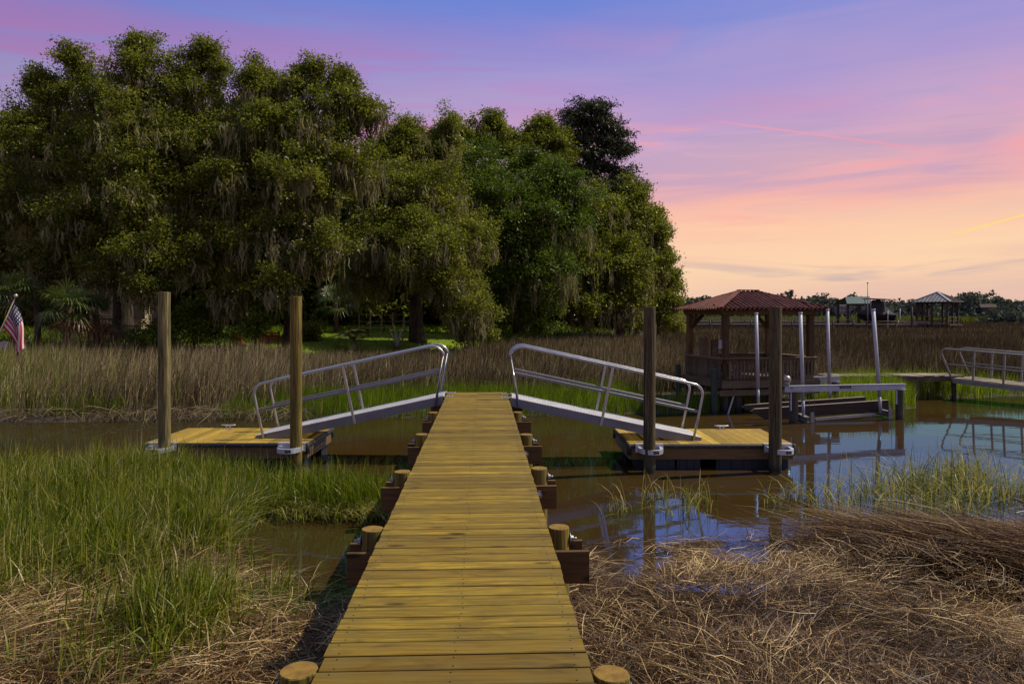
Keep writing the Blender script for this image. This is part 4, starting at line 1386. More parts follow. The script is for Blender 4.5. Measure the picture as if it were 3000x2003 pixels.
# far pavilion with grey standing seam roof
cx, cy = G(2746, 97.5)
fp = thing('far_pavilion', 'far open pavilion with grey standing-seam pyramid roof', 'pavilion', (cx, cy, 0), R(38))
s = 1.85
FD = 1.82
for (px_, py_) in ((-s, -s), (s, -s), (s, s), (-s, s), (0, -s), (s, 0), (0, s), (-s, 0)):
    MB().box((px_, py_, 2.9), (0.22, 0.22, 4.2)).build('post', M['far_wood'], fp)
e = 2.45
mb = MB()
ap = (0, 0, 6.05)
cs = [(-e, -e, 4.72), (e, -e, 4.72), (e, e, 4.72), (-e, e, 4.72)]
mb.add(cs + [ap], [(0, 1, 4), (1, 2, 4), (2, 3, 4), (3, 0, 4), (3, 2, 1, 0)])
rf = mb.build('roof', M['grey_roof'], fp)
for k in range(4):
    a, b = Vector(cs[k]), Vector(cs[(k + 1) % 4])
    nn = 11
    for j in range(1, nn):
        t_ = j / nn
        p = a.lerp(b, t_)
        h = 1 - abs(2 * t_ - 1)
        mid = (a + b) / 2
        q = p + (Vector(ap) - mid) * h
        MB().beam(p + Vector((0, 0, 0.03)), q + Vector((0, 0, 0.03)), 0.10, 0.06).build('seam', M['dark_seam'], rf)
    MB().beam(a + Vector((0, 0, 0.04)), Vector(ap) + Vector((0, 0, 0.04)), 0.30, 0.05).build('hip_cap', M['grey_roof'], rf)
    c, d_ = Vector((a.x * s / e, a.y * s / e, 0)), Vector((b.x * s / e, b.y * s / e, 0))
    MB().beam(c + Vector((0, 0, 4.66)), d_ + Vector((0, 0, 4.66)), 0.14, 0.24).build('roof_beam', M['far_wood'], fp)
    MB().beam(c + Vector((0, 0, 2.72)), d_ + Vector((0, 0, 2.72)), 0.30, 0.10).build('hand_rail', M['far_wood'], fp)
    MB().beam(c + Vector((0, 0, 2.25)), d_ + Vector((0, 0, 2.25)), 0.06, 0.12).build('hand_rail', M['far_wood'], fp)
    for (u, w) in ((c, d_), (d_, c)):
        MB().beam(u + Vector((0, 0, 3.9)), u.lerp(w, 0.2) + Vector((0, 0, 4.6)), 0.08, 0.14).build('knee_brace', M['far_wood'], fp)
MB().box((0, 0, FD - 0.1), (2 * s + 0.9, 2 * s + 0.9, 0.2)).build('deck', M['far_wood'], fp)
# low boat and jetty clutter beside it
x, y = G(2632, 97)
rb = thing('moored_skiff', 'small pale skiff moored by the far grey-roofed pavilion', 'boat', (x, y, 1.6), -YAW)
secs = []
for (bx, hw, zk, zt) in ((0.0, 0.08, 0.35, 0.75), (0.8, 0.6, 0.1, 0.65), (2.0, 0.75, 0.0, 0.6), (3.6, 0.7, 0.0, 0.6)):
    secs.append([(bx, -hw, zt), (bx, -hw * 0.85, zk + 0.15), (bx, 0, zk), (bx, hw * 0.85, zk + 0.15), (bx, hw, zt)])
MB().add([p for s_ in secs for p in s_], [(i * 5 + j, i * 5 + j + 5, i * 5 + j + 6, i * 5 + j + 1) for i in range(3) for j in range(4)] + [(15, 16, 17, 18, 19), ], 0, True).build('hull', M['far_pale'], rb)
MB().box((1.9, 0, 0.62), (0.3, 1.3, 0.06)).build('thwart', M['far_wood'], rb)
MB().box((3.75, 0, 0.75), (0.3, 0.35, 0.7)).build('outboard', M['iron'], rb)

# far houses in the wood
def far_house(label, px, d, w, h, z, roofm, wallm):
    x, y = G(px, d)
    t = thing('far_house', label, 'house', (x, y, z), rnd.uniform(-0.5, 0.5), 'houses in the far wood')
    MB().box((0, 0, h / 2), (w, w * 0.7, h)).build('wall', M[wallm], t)
    k = w * 0.62
    MB().prism([(-w * 0.42, h), (w * 0.42, h), (0, h + w * 0.28)], -w * 0.58, w * 0.58).build('roof', M[roofm], t)
    for j in range(3):
        for q in range(2):
            MB().box(((j - 1) * w * 0.3, -w * 0.35 - 0.04, h * (0.28 + 0.42 * q)), (w * 0.13, 0.1, h * 0.2)).build('window', M['pane'], t)
    return t


far_house('pale house with grey roof half hidden behind the green shelter', 2468, 300, 5.0, 3.4, 3.6, 'house_roof', 'white_wall')
far_house('dark house with a long pale roof in the far wood beyond the grey pavilion', 2893, 300, 5.0, 3.2, 3.2, 'far_wood', 'house_roof')
far_house('low pale house seen under the red pavilion roof', 2030, 290, 8.0, 3.0, 2.0, 'house_roof', 'white_wall')

# ---------------------------------------------------------------- garden on the wooded bank
def gz(x, y):
    return float(ground_z(np.array([x]), np.array([y]))[0])


x, y = G(338, 52)
hs = thing('house', 'beige rendered house wall glimpsed between palms and oak trunk', 'house', (x, y, gz(x, y)), R(8))
MB().box((0, 3, 1.7), (3.4, 6, 3.8)).build('wall', M['beige'], hs)
MB().prism([(-0.5, 3.5), (6.5, 3.5), (3.0, 5.0)], -2.0, 2.0).build('roof', M['house_roof'], hs)
MB().box((1.5, -0.03, 1.6), (0.9, 0.08, 1.4)).build('window', M['pane'], hs)

x, y = G(318, 41.5)
x2, y2 = G(412, 41.0)
fe = thing('iron_fence', 'black iron picket fence in front of the beige house', 'fence', (x, y, gz(x, y)), math.atan2(y2 - y, x2 - x))
L = math.hypot(x2 - x, y2 - y)
PK = MB().box((0, 0, 0), (0.03, 0.03, 1.05)).mesh('picket')
PK.materials.append(M['iron'])
for k in range(18):
    link('picket', PK, None, fe, (k * L / 17, 0, 0.6))
for z in (0.25, 1.02):
    MB().box((L / 2, 0, z), (L + 0.1, 0.05, 0.05)).build('rail', M['iron'], fe)

x, y = G(1052, 53)
x2, y2 = G(1215, 54)
wf = thing('wire_fence', 'grey post and wire fence at the back of the lawn', 'fence', (x, y, gz(x, y)), math.atan2(y2 - y, x2 - x))
L = math.hypot(x2 - x, y2 - y)
for k in range(6):
    MB().box((k * L / 5, 0, 0.7), (0.10, 0.10, 1.5)).build('post', M['old_plank'], wf)
for z in (0.35, 0.8, 1.3):
    MB().box((L / 2, 0, z), (L, 0.03, 0.03)).build('wire', M['old_alu'], wf)

# facing garden seats of red stained wood
gx_, gy_ = G(675, 39.6)
gb = thing('garden_glider', 'red-brown wooden garden seats facing each other on a low platform under the oaks', 'garden seat', (gx_, gy_, gz(gx_, gy_) + 0.02), -YAW)
for k in range(9):
    MB().box((0.18 + k * 0.262, 0.5, 0.17), (0.25, 1.5, 0.04)).build('platform_plank', M['red_wood'], gb)
MB().box((1.2, -0.26, 0.06), (2.3, 0.05, 0.16)).build('platform_skirt', M['red_wood'], gb)
for (sx, dr) in ((0.35, 1), (1.75, -1)):
    for k in range(4):
        MB().box((sx + dr * 0.1 * k - 0.15, 0.5, 0.52), (0.085, 1.3, 0.03)).build('seat_slat', M['red_wood'], gb)
for k in range(5):
    zb = 0.62 + k * 0.125
    MB().box((1.75, 0.95 + 0.03 * k, zb), (1.0, 0.03, 0.105)).build('back_slat', M['red_wood'], gb, None, (0, 0, 0))
    MB().box((0.32 - 0.05 * k, 0.55, zb - 0.02), (0.03, 1.2, 0.095)).build('back_slat', M['red_wood'], gb)
for (px_, py_, tx, ty) in ((1.22, 0.9, 0, 0.16), (2.28, 0.9, 0, 0.16), (0.38, -0.05, -0.26, 0), (0.38, 1.1, -0.26, 0)):
    MB().beam((px_, py_, 0.18), (px_ + tx, py_ + ty, 1.26), 0.07, 0.09).build('upright', M['red_wood'], gb)
MB().box((1.0, -0.05, 0.50), (1.0, 0.35, 0.04)).build('side_table', M['old_plank'], gb)
for sx in (0.6, 1.4):
    MB().box((sx, -0.05, 0.33), (0.07, 0.07, 0.30)).build('leg', M['red_wood'], gb)

x, y = G(8, 36.5)
wc = thing('garden_chair', 'white round-backed garden chair beside the hanging flag', 'chair', (x, y, gz(x, y)), R(15))
prof = [(-0.30, 0.45), (0.30, 0.45), (0.30, 0.85), (0.22, 1.05), (0.0, 1.12), (-0.22, 1.05), (-0.30, 0.85)]
MB().prism(prof, 0.25, 0.30, axis='y').build('backrest', M['white_paint'], wc)
MB().box((0, 0, 0.43), (0.60, 0.55, 0.05)).build('seat', M['white_paint'], wc)
for (sx, sy) in ((-0.26, -0.24), (0.26, -0.24), (-0.26, 0.24), (0.26, 0.24)):
    MB().box((sx, sy, 0.2), (0.05, 0.05, 0.42)).build('leg', M['white_paint'], wc)
for sx in (-0.3, 0.3):
    MB().box((sx, 0, 0.63), (0.06, 0.5, 0.04)).build('armrest', M['white_paint'], wc)
x, y = G(6, 35.4)
ct = thing('coping', 'pale stone terrace edge below the white garden chair', 'low wall', (x, y, gz(x, y)))
MB().box((-0.6, 0, 0.22), (2.6, 0.5, 0.44)).build('wall', M['white_paint'], ct)
MB().box((-0.6, 0, 0.47), (2.7, 0.6, 0.07)).build('cap', M['white_paint'], ct)

# flag on its slanting staff: hangs limp in folds
top = P(44, 873, 21.0)
base = P(-112, 1200, 21.0)
flag = thing('flag', 'limp striped flag with starred blue canton hanging from a slanting staff', 'flag', base)
MB().tube([(0, 0, -0.2), top - base], [0.022, 0.016], 8).build('staff', M['old_plank'], flag)
mb = MB()
fl_top = top - base
mb.tube([fl_top, fl_top + Vector((0.02, 0, 0.05)), fl_top + Vector((0.03, 0, 0.09)), fl_top + Vector((0.035, 0, 0.12))], [0.02, 0.05, 0.05, 0.01], 8)
mb.build('finial', M['gold'], flag)
sd = (base - top).normalized()
H, Lf = 0.80, 1.36
nu, nv = 26, 30
vs, fs, mi = [], [], []
for i in range(nu + 1):
    u = i / nu                                   # along the hoist, 0 = top
    ho = fl_top + sd * (0.10 + H * u)
    for j in range(nv + 1):
        v = j / nv
        # the fly hangs down, gathered under the upper hoist corner
        ln = Lf * v
        gather = 1 - math.exp(-3.0 * v)
        tx = (fl_top + sd * 0.10).x + 0.10 + 0.055 * math.sin(5 * v) + 0.09 * v
        fold = 0.17 * math.sin(u * math.pi * 2.6 + 0.6 * v) * gather
        x = ho.x * (1 - gather) + (tx + fold * 0.9 - 0.05 * (u - 0.5)) * gather
        yv = 0.13 * math.cos(u * math.pi * 3.1 + v) * gather
        z = ho.z - ln * (0.92 - 0.10 * u) - 0.18 * gather * 0.2
        vs.append((x, yv, z))
for i in range(nu):
    for j in range(nv):
        fs.append((i * (nv + 1) + j, i * (nv + 1) + j + 1, (i + 1) * (nv + 1) + j + 1, (i + 1) * (nv + 1) + j))
        st = i // 2
        if i < 14 and j < 12:
            mi.append(1 if ((i + (j // 2) % 2) % 2 == 0 and j % 2 == 1 and 0 < i < 13) else 2)
        else:
            mi.append(0 if st % 2 == 0 else 1)
me = bpy.data.meshes.new('cloth')
me.from_pydata(vs, [], fs)
me.polygons.foreach_set('material_index', mi)
me.polygons.foreach_set('use_smooth', [True] * len(fs))
link('cloth', me, [M['flag_red'], M['flag_white'], M['flag_blue']], flag)

# ---------------------------------------------------------------- blades, straws and leaves
def ribbons(name, base, ang, h, bend, width, tone, seg=3, droop=0.55, roll=None, rng=NP):
    """curved tapering blades: base points, lean angle, height, bend 0..1.5, width, tone"""
    N = len(base)
    base = np.asarray(base, np.float32)
    dx, dy = np.cos(ang), np.sin(ang)
    ra = rng.uniform(0, np.pi, N) if roll is None else roll
    wx_, wy_ = np.cos(ra), np.sin(ra)
    rows = []
    for k in range(seg + 1):
        t = k / seg
        off = h * bend * t ** 1.9
        z = h * (t - droop * bend * t ** 2.3)
        c = np.stack([base[:, 0] + dx * off, base[:, 1] + dy * off, base[:, 2] + z], 1)
        if k < seg:
            w = width * (1.0 - 0.55 * t) * 0.5
            o = np.stack([wx_ * w, wy_ * w, np.zeros(N)], 1)
            rows += [c - o, c + o]
        else:
            rows.append(c)
    V = np.stack(rows, 1)                      # N, 2*seg+1, 3
    nv = 2 * seg + 1
    b = (np.arange(N) * nv)[:, None]
    quads = []
    for k in range(seg - 1):
        quads.append(b + np.array([2 * k, 2 * k + 1, 2 * k + 3, 2 * k + 2]))
    loops_q = np.concatenate([q for q in quads], 0).ravel() if quads else np.zeros(0, int)
    tri = (b + np.array([2 * seg - 2, 2 * seg - 1, 2 * seg])).ravel()
    loops = np.concatenate([loops_q, tri])
    nq = len(loops_q) // 4
    starts = np.concatenate([np.arange(nq) * 4, nq * 4 + np.arange(N) * 3])
    tn = np.repeat(np.clip(tone, 0, 1)[:, None], nv, 1).ravel()
    return array_mesh(name, V.reshape(-1, 3), loops, starts, tn)


def straws(name, p, th, pitch, ln, width, tone, arc, rng=NP):
    """lying stalks: start, heading, pitch, length; three pieces with a soft bow"""
    N = len(p)
    ts = (0.0, 0.36, 0.70, 1.0)
    cx_, cy_ = np.cos(th), np.sin(th)
    cp, sp_ = np.cos(pitch), np.sin(pitch)
    side = rng.normal(0, 0.05, N)
    kink = (rng.uniform(0, 1, N) < 0.30)[:, None] * rng.normal(0, 0.10, (N, 2)) + rng.normal(0, 0.02, (N, 2))
    ro = rng.uniform(-0.9, 0.9, N)
    rows = []
    for k, t in enumerate(ts):
        bow = 4 * t * (1 - t)
        sd_ = side * bow + (kink[:, k - 1] if k in (1, 2) else 0)
        c = np.stack([p[:, 0] + cx_ * cp * ln * t - cy_ * sd_ * ln,
                      p[:, 1] + cy_ * cp * ln * t + cx_ * sd_ * ln,
                      p[:, 2] + sp_ * ln * t + arc * ln * bow], 1)
        w = width * (1 - 0.5 * t) * 0.5
        o = np.stack([-cy_ * w * np.cos(ro), cx_ * w * np.cos(ro), w * np.sin(ro)], 1)
        if k < 3:
            rows += [c - o, c + o]
        else:
            rows.append(c)
    V = np.stack(rows, 1)
    b = (np.arange(N) * 7)[:, None]
    lq = np.concatenate([b + np.array([0, 1, 3, 2]), b + np.array([2, 3, 5, 4])], 0).ravel()
    lt = (b + np.array([4, 5, 6])).ravel()
    nq = len(lq) // 4
    starts = np.concatenate([np.arange(nq) * 4, nq * 4 + np.arange(N) * 3])
    return array_mesh(name, V.reshape(-1, 3), np.concatenate([lq, lt]), starts, np.repeat(np.clip(tone, 0, 1)[:, None], 7, 1).ravel())


def stuff(name, me, mat, label):
    return tag(link(name, me, mat), label, kind='stuff')


# ---- foreground of the creek bank, landward of the floating dock half hidden by grass
def scatter(n, x0, x1, y0, y1, rng=NP):
    return rng.uniform(x0, x1, n), rng.uniform(y0, y1, n)


def in_view(x, y, m=0.06):
    d = y * math.cos(YAW) + x * math.sin(YAW)
    s = (x - CAM.x) * math.cos(YAW) - y * math.sin(YAW)
    return np.abs(s) < d * (1500 / FPX + m) + 1.5


def left_green(x, y):
    """how green the bank is, 0 straw to 1 tall green grass"""
    n = fbm(x, y, 21, 0.8)
    edge = np.interp(x, [-9, -5.0, -3.6, -2.6, -2.0], [6.0, 6.2, 6.9, 7.9, 9.6])
    g = sst((y - edge) / 1.0 + 0.5 + 1.6 * (n - 0.5))
    blob = np.exp(-(((x + 2.55) / 0.55) ** 2 + ((y - 6.35) / 0.75) ** 2))
    blob2 = np.exp(-(((x + 1.9) / 0.3) ** 2 + ((y - 7.4) / 0.3) ** 2)) * 0.3
    blob3 = np.exp(-(((x + 4.4) / 0.6) ** 2 + ((y - 5.6) / 0.4) ** 2)) * 0.5
    return np.clip(g + blob + blob2 + blob3, 0, 1)


x, y = scatter(150000, -9.6, -0.7, 3.6, 12.9)
m = in_view(x, y)
m &= y < near_edge(x) + (fbm(x, y, 1, 0.5) - 0.5) * 0.9 + 0.25
g = left_green(x, y)
tuft = fbm(x, y, 33, 2.6)
m &= NP.uniform(0, 1, len(x)) < g * np.clip(0.25 + 1.9 * (tuft - 0.3), 0.05, 1)
x, y, g, tuft = x[m], y[m], g[m], tuft[m]
N = len(x)
z = ground_z(x, y) - 0.03
h = (0.40 + 0.42 * tuft + NP.normal(0, 0.10, N)) * (0.75 + 0.35 * g) * np.interp(y, [4, 9, 12.5], [0.85, 0.95, 1.05])
wind = 0.25 + 1.2 * (fbm(x, y, 44, 0.9) - 0.5)
ang = wind + NP.normal(0, 1.7, N)
old = NP.uniform(0, 1, N) < (0.15 + 0.25 * (1 - g) + 0.5 * np.clip(fbm(x, y, 77, 1.1) - 0.5, 0, 1))
tone = np.where(old, NP.uniform(0.80, 1.0, N), np.clip(0.42 + 0.35 * (fbm(x, y, 55, 0.7) - 0.5) + NP.normal(0, 0.26, N), 0.0, 0.80))
bend = np.abs(NP.normal(0.34, 0.26, N)) + (NP.uniform(0, 1, N) < 0.22) * NP.uniform(0.3, 1.0, N)
stuff('marsh_grass', ribbons('marsh_grass', np.stack([x, y, z], 1), ang, h, bend, NP.uniform(0.007, 0.019, N), tone, 3), M['cord'], 'tall green cordgrass on the near bank beside the boardwalk')

# clump standing in the water between that bank and the boardwalk
x = np.concatenate([NP.normal(-2.35, 0.42, 3000), NP.normal(-1.65, 0.32, 1500), NP.normal(-3.6, 0.5, 1600)])
y = np.concatenate([NP.normal(10.95, 0.26, 3000), NP.normal(10.75, 0.22, 1500), NP.normal(11.4, 0.3, 1600)])
N = len(x)
z = np.maximum(ground_z(x, y), -0.05) - 0.02
flat = NP.uniform(0, 1, N) < 0.42
h = np.where(flat, NP.uniform(0.35, 0.75, N), NP.uniform(0.40, 0.92, N))
bend = np.where(flat, NP.uniform(0.8, 1.35, N), np.abs(NP.normal(0.30, 0.2, N)))
ang = np.where(flat, NP.normal(-0.5, 0.6, N), NP.uniform(-3.14, 3.14, N))
tone = np.where(flat, NP.uniform(0.70, 1.0, N), np.clip(NP.normal(0.42, 0.2, N), 0.02, 0.9))
stuff('marsh_grass', ribbons('marsh_grass', np.stack([x, y, z], 1), ang, h, bend, NP.uniform(0.008, 0.018, N), tone, 4, droop=0.62), M['cord'], 'green grass clump bending into the creek in front of the dock')


# ---- straw mats
def mat_z(x, y):
    """top of the straw layer"""
    g = ground_z(x, y)
    lump = np.clip(fbm(x, y, 61, 0.75) - 0.42, 0, 1) * 0.55
    right = sst((x - 0.9) / 0.8)
    tap = 0.15 + 0.85 * sst((near_edge(x) - y - 0.1) / 1.8)
    ridge = 0.20 * np.exp(-(((x - 5.6) * 0.72 + (y - 7.0) * 0.70) / 0.85) ** 2) * sst((x - 3.4) / 1.6)
    hump = 0.18 * np.exp(-(((x - 3.1) / 1.3) ** 2 + ((y - 8.7) / 0.35) ** 2))
    return np.maximum(g, -0.03) + tap * (lump * (0.5 + 0.5 * right) + right * (ridge + hump))


def straw_field(n, x0, x1, y0, y1, seed, mask, wmin=0.0036, wmax=0.0085, lmin=0.12, lmax=0.50, up=0.17, bright=0.24):
    rng = np.random.default_rng(seed)
    x, y = rng.uniform(x0, x1, n), rng.uniform(y0, y1, n)
    m = in_view(x, y, 0.03) & mask(x, y)
    x, y = x[m], y[m]
    N = len(x)
    # combed by the tide: heading follows a smooth field, each tuft its own way
    flow = 3.4 * (fbm(x, y, seed, 0.55) - 0.5) * 2.2 + 2.2 * (fbm(x, y, seed + 7, 1.7) - 0.5) + 0.5
    th = flow + rng.normal(0, 0.75, N) + np.where(rng.uniform(0, 1, N) < 0.30, rng.uniform(-3.1, 3.1, N), 0)
    z = mat_z(x, y) + rng.uniform(-0.02, 0.075, N)
    ln = rng.uniform(lmin, lmax, N)
    pitch = rng.normal(0.02, up, N) * (0.35 + 0.65 * sst((near_edge(x) - y) / 1.6))
    patch = fbm(x, y, seed + 13, 0.9)
    tone = np.clip(np.where(rng.uniform(0, 1, N) < bright, 0.84, 0.16) + 1.2 * (patch - 0.5) + rng.normal(0, 0.13, N), 0, 1)
    me = straws('dry_straw', np.stack([x, y, z], 1), th, pitch, ln, rng.uniform(wmin, wmax, N), tone, np.abs(rng.normal(0.03, 0.05, N)), rng)
    return me


def dry_hole(x, y):
    ok = np.ones(len(x), bool)
    for cx, cy, rx, ry, dp in PUDDLES:
        ok &= ((x - cx) / rx) ** 2 + ((y - cy) / ry) ** 2 > 1.5 + 0.9 * (vnoise(x, y, 3, 5.0) - 0.5)
    return ok | (NP.uniform(0, 1, len(x)) < 0.05)


def left_mask(x, y):
    e = near_edge(x) + (fbm(x, y, 1, 0.5) - 0.5) * 0.9
    fade = np.clip((e - y) / 0.7 + 0.35, 0, 1)
    return (NP.uniform(0, 1, len(x)) < fade * (1.0 - 0.58 * left_green(x, y))) & ~((np.abs(x) < 0.1)) & dry_hole(x, y)


def right_mask(x, y):
    e = near_edge(x) + (fbm(x, y, 1, 0.5) - 0.5) * 1.1
    fade = np.clip((e - y) / 0.8 + 0.30, 0, 1)
    return (NP.uniform(0, 1, len(x)) < fade) & dry_hole(x, y)


stuff('dry_straw', straw_field(88000, -8.6, -0.45, 3.2, 9.4, 71, left_mask, lmin=0.2, lmax=0.62, bright=0.36), M['straw'], 'flattened bleached straw between the green grass and the boardwalk')
stuff('dry_straw', straw_field(130000, 0.45, 10.2, 3.2, 12.4, 83, right_mask), M['straw'], 'matted brown straw covering the bank where the boardwalk meets open water')

# long stalks combed down over the ridge of the mat
rng = np.random.default_rng(5)
N = 11000
s = rng.uniform(0, 1, N)
lx_ = 4.5 + 2.7 * s + rng.normal(0, 0.34, N)
ly_ = 8.8 - 3.2 * s + rng.normal(0, 0.30, N)
lz_ = mat_z(lx_, ly_) + rng.uniform(0.0, 0.16, N)
th = math.atan2(-0.75, 0.62) + rng.normal(0, 0.17, N) + math.pi * (rng.uniform(0, 1, N) < 0.3)
me = straws('dry_straw', np.stack([lx_, ly_, lz_], 1), th, rng.normal(-0.03, 0.13, N), rng.uniform(0.6, 1.35, N), rng.uniform(0.0045, 0.009, N), np.clip(rng.normal(0.34, 0.28, N), 0, 1), np.abs(rng.normal(0.05, 0.04, N)), rng)
stuff('dry_straw', me, M['straw'], 'long grey stalks swept down in one thick sheaf over the straw')

# grey-green tussocks standing at the edge of the open water
tus = [(5.35, 11.0, 0.40, 700), (6.35, 11.4, 0.38, 800), (7.35, 11.9, 0.42, 950), (8.6, 12.6, 0.38, 950), (6.0, 9.9, 0.45, 700), (7.9, 11.2, 0.45, 700), (5.0, 9.8, 0.30, 420), (4.6, 10.9, 0.25, 160), (6.9, 10.5, 0.4, 500), (8.9, 11.4, 0.4, 600), (2.75, 11.35, 0.16, 38), (3.4, 11.2, 0.22, 46), (2.1, 10.6, 0.22, 40), (3.0, 10.5, 0.3, 50), (9.2, 10.6, 0.4, 400)]
xs, ys, hs_, fl = [], [], [], []
for (cx, cy, rr_, k) in tus:
    k = int(k * (0.34 if cx > 7 else 0.22)) if k > 100 else k
    xs.append(rng.normal(cx, rr_ * 0.75, k))
    ys.append(rng.normal(cy, rr_ * 0.55, k))
    hs_.append(rng.uniform(0.30, 0.95, k) * (0.75 if k < 100 else 1.0))
    fl.append(rng.uniform(0, 1, k) < 0.5)
x, y, h, flat = map(np.concatenate, (xs, ys, hs_, fl))
N = len(x)
z = np.maximum(ground_z(x, y), -0.06)
bend = np.where(flat, rng.uniform(0.7, 1.3, N), np.abs(rng.normal(0.34, 0.26, N)))
tone = np.where(rng.uniform(0, 1, N) < 0.62, rng.uniform(0.72, 1.0, N), np.clip(rng.normal(0.18, 0.15, N), 0, 0.6))
stuff('marsh_grass', ribbons('marsh_grass', np.stack([x, y, z], 1), rng.uniform(-3.2, 3.2, N), h, bend, rng.uniform(0.008, 0.015, N), tone, 4, droop=0.6), M['cord'], 'sparse grey-green tussocks standing in the shallows at the open water')

# ---- far bank
def polar(n, px0, px1, d0, d1, power, rng):
    px = rng.uniform(px0, px1, n)
    u = rng.uniform(0, 1, n)
    d = (d0 ** power + (d1 ** power - d0 ** power) * u) ** (1 / power)
    s = (px - 1500) / FPX * d
    return CAM.x + math.sin(YAW) * d + math.cos(YAW) * s, math.cos(YAW) * d - math.sin(YAW) * s, d, px


rng = np.random.default_rng(91)
x, y, d, px = polar(88000, -160, 2150, 20.2, 66, 0.7, rng)
fe_ = far_edge(x) + (fbm(x, y, 1, 0.5) - 0.5) * 0.8
up = np.interp(x, UX, UY)
back = 1.0 - sst((px - 700) / 400) * (1 - sst((px - 1950) / 150))
m = (y > fe_ + 0.25 + 2.3 * (1 - back) * (0.7 + 0.6 * vnoise(x, y, 12, 0.5))) & (y < up + 0.3 + 1.2 * vnoise(x, y, 2, 0.4))
# keep clear of the pavilion floor
m &= ~((px > 2010) & (d < 24.6))
x, y, d, px = x[m], y[m], d[m], px[m]
N = len(x)
f = fbm(x, y, 6, 0.45)
h = (0.72 + 0.78 * f + rng.normal(0, 0.15, N)) * np.interp(px, [0, 800, 2100], [1.08, 1.0, 0.92])
h = h * (1 - 0.40 * sst((px - 840) / 60) * sst((1400 - px) / 80) * sst((d - 27) / 8))
tone = np.clip(np.interp(px, [0, 500, 1000, 1600], [0.60, 0.58, 0.42, 0.36]) + 0.6 * (fbm(x, y, 9, 0.25) - 0.5) + rng.normal(0, 0.27, N), 0, 0.93)
tone = np.where((rng.uniform(0, 1, N) < np.interp(px, [0, 160, 420], [0.55, 0.35, 0.04])), 1.0, tone)
ang = 0.5 + rng.normal(0, 1.1, N)
stuff('reeds', ribbons('reeds', np.stack([x, y, ground_z(x, y) - 0.03], 1), ang, h, np.abs(rng.normal(0.26, 0.20, N)) + (rng.uniform(0, 1, N) < 0.10) * rng.uniform(0.2, 0.9, N), 0.0009 * d + rng.uniform(0.0, 0.008, N), tone, 2), M['reed'], 'tall dry tan reeds along the far bank below the oaks')

# fallen reeds at the water's edge
x, y, d, px = polar(2600, -100, 900, 20.0, 21.2, 1.0, rng)
fe_ = far_edge(x) + (fbm(x, y, 1, 0.5) - 0.5) * 0.8
m = np.abs(y - fe_ - 0.1) < 0.35
x, y, px = x[m], y[m], px[m]
N = len(x)
th = rng.normal(-1.4, 0.9, N)
stuff('fallen_reeds', straws('fallen_reeds', np.stack([x, y, np.maximum(ground_z(x, y), 0) + rng.uniform(0.05, 0.30, N)], 1), th, rng.normal(-0.25, 0.25, N), rng.uniform(0.4, 0.95, N), rng.uniform(0.010, 0.018, N), rng.uniform(0.1, 0.8, N), rng.uniform(0, 0.12, N), rng), M['reed'], 'bent dry reeds drooping to the water at the far bank')

# green fringe of the far bank
rng = np.random.default_rng(17)
x, y, d, px = polar(60000, 60, 3080, 20.2, 27.0, 1.0, rng)
fe_ = far_edge(x) + (fbm(x, y, 1, 0.5) - 0.5) * 0.8
depth = np.interp(px, [60, 150, 300, 420, 640, 760, 1350, 1780, 1900, 2150, 2380, 2460, 3080], [0.0, 0.7, 1.0, 0.0, 0.0, 2.6, 3.0, 3.2, 1.2, 0.6, 2.2, 3.6, 3.4])
rel = y - fe_
m = (rel > -0.12) & (rel < depth * (0.75 + 0.5 * vnoise(x, y, 4, 0.7))) & ~((px > 1990) & (px < 2400) & (rel > 0.8))
x, y, d, px = x[m], y[m], d[m], px[m]
N = len(x)
h = 0.46 + 0.32 * fbm(x, y, 8, 0.8) + rng.normal(0, 0.09, N) + np.interp(px, [2300, 2500, 3000], [0.0, 0.24, 0.10])
tone = np.clip(np.interp(px, [0, 1500, 2350, 2600], [0.42, 0.48, 0.66, 0.68]) + 0.5 * (fbm(x, y, 15, 0.5) - 0.5) + rng.normal(0, 0.17, N), 0, 0.92)
tone = np.where(rng.uniform(0, 1, N) < 0.035, 1.0, tone)
stuff('bank_grass', ribbons('bank_grass', np.stack([x, y, ground_z(x, y) - 0.03], 1), 0.4 + rng.normal(0, 1.2, N), h, np.abs(rng.normal(0.2, 0.17, N)), rng.uniform(0.011, 0.020, N), tone, 2), M['bank'], 'fresh green cordgrass fringe at the foot of the far bank')

# broad brown marsh beyond the pavilion
x, y, d, px = polar(82000, 1930, 3120, 24.5, 102, 0.45, rng)
fe_ = far_edge(x)
up = np.interp(x, UX, UY)
m = (y > fe_ + 2.4) & (y < up) & ~((px < 2420) & (d < 25.0)) & ~((px > 2400) & (d < 26.6))
x, y, d, px = x[m], y[m], d[m], px[m]
N = len(x)
f = fbm(x, y, 26, 0.12)
h = (0.82 + 0.42 * f + rng.normal(0, 0.11, N)) * np.interp(d, [25, 60, 100], [1.0, 1.08, 1.2])
tone = np.clip(0.40 + 0.75 * (fbm(x, y, 36, 0.10) - 0.5) + rng.normal(0, 0.28, N) - np.interp(d, [30, 90], [0.0, 0.14]), 0, 1)
ang = 0.3 + rng.normal(0, 1.0, N)
stuff('reeds', ribbons('reeds', np.stack([x, y, ground_z(x, y) - 0.03], 1), ang, h, np.abs(rng.normal(0.26, 0.2, N)), 0.0010 * d + rng.uniform(0, 0.008, N), tone, 2), M['field'], 'wide brown marsh of dry reeds behind the pavilion and lift')
x, y, d, px = polar(20000, 1930, 3200, 100, 235, 0.3, rng)
N = len(x)
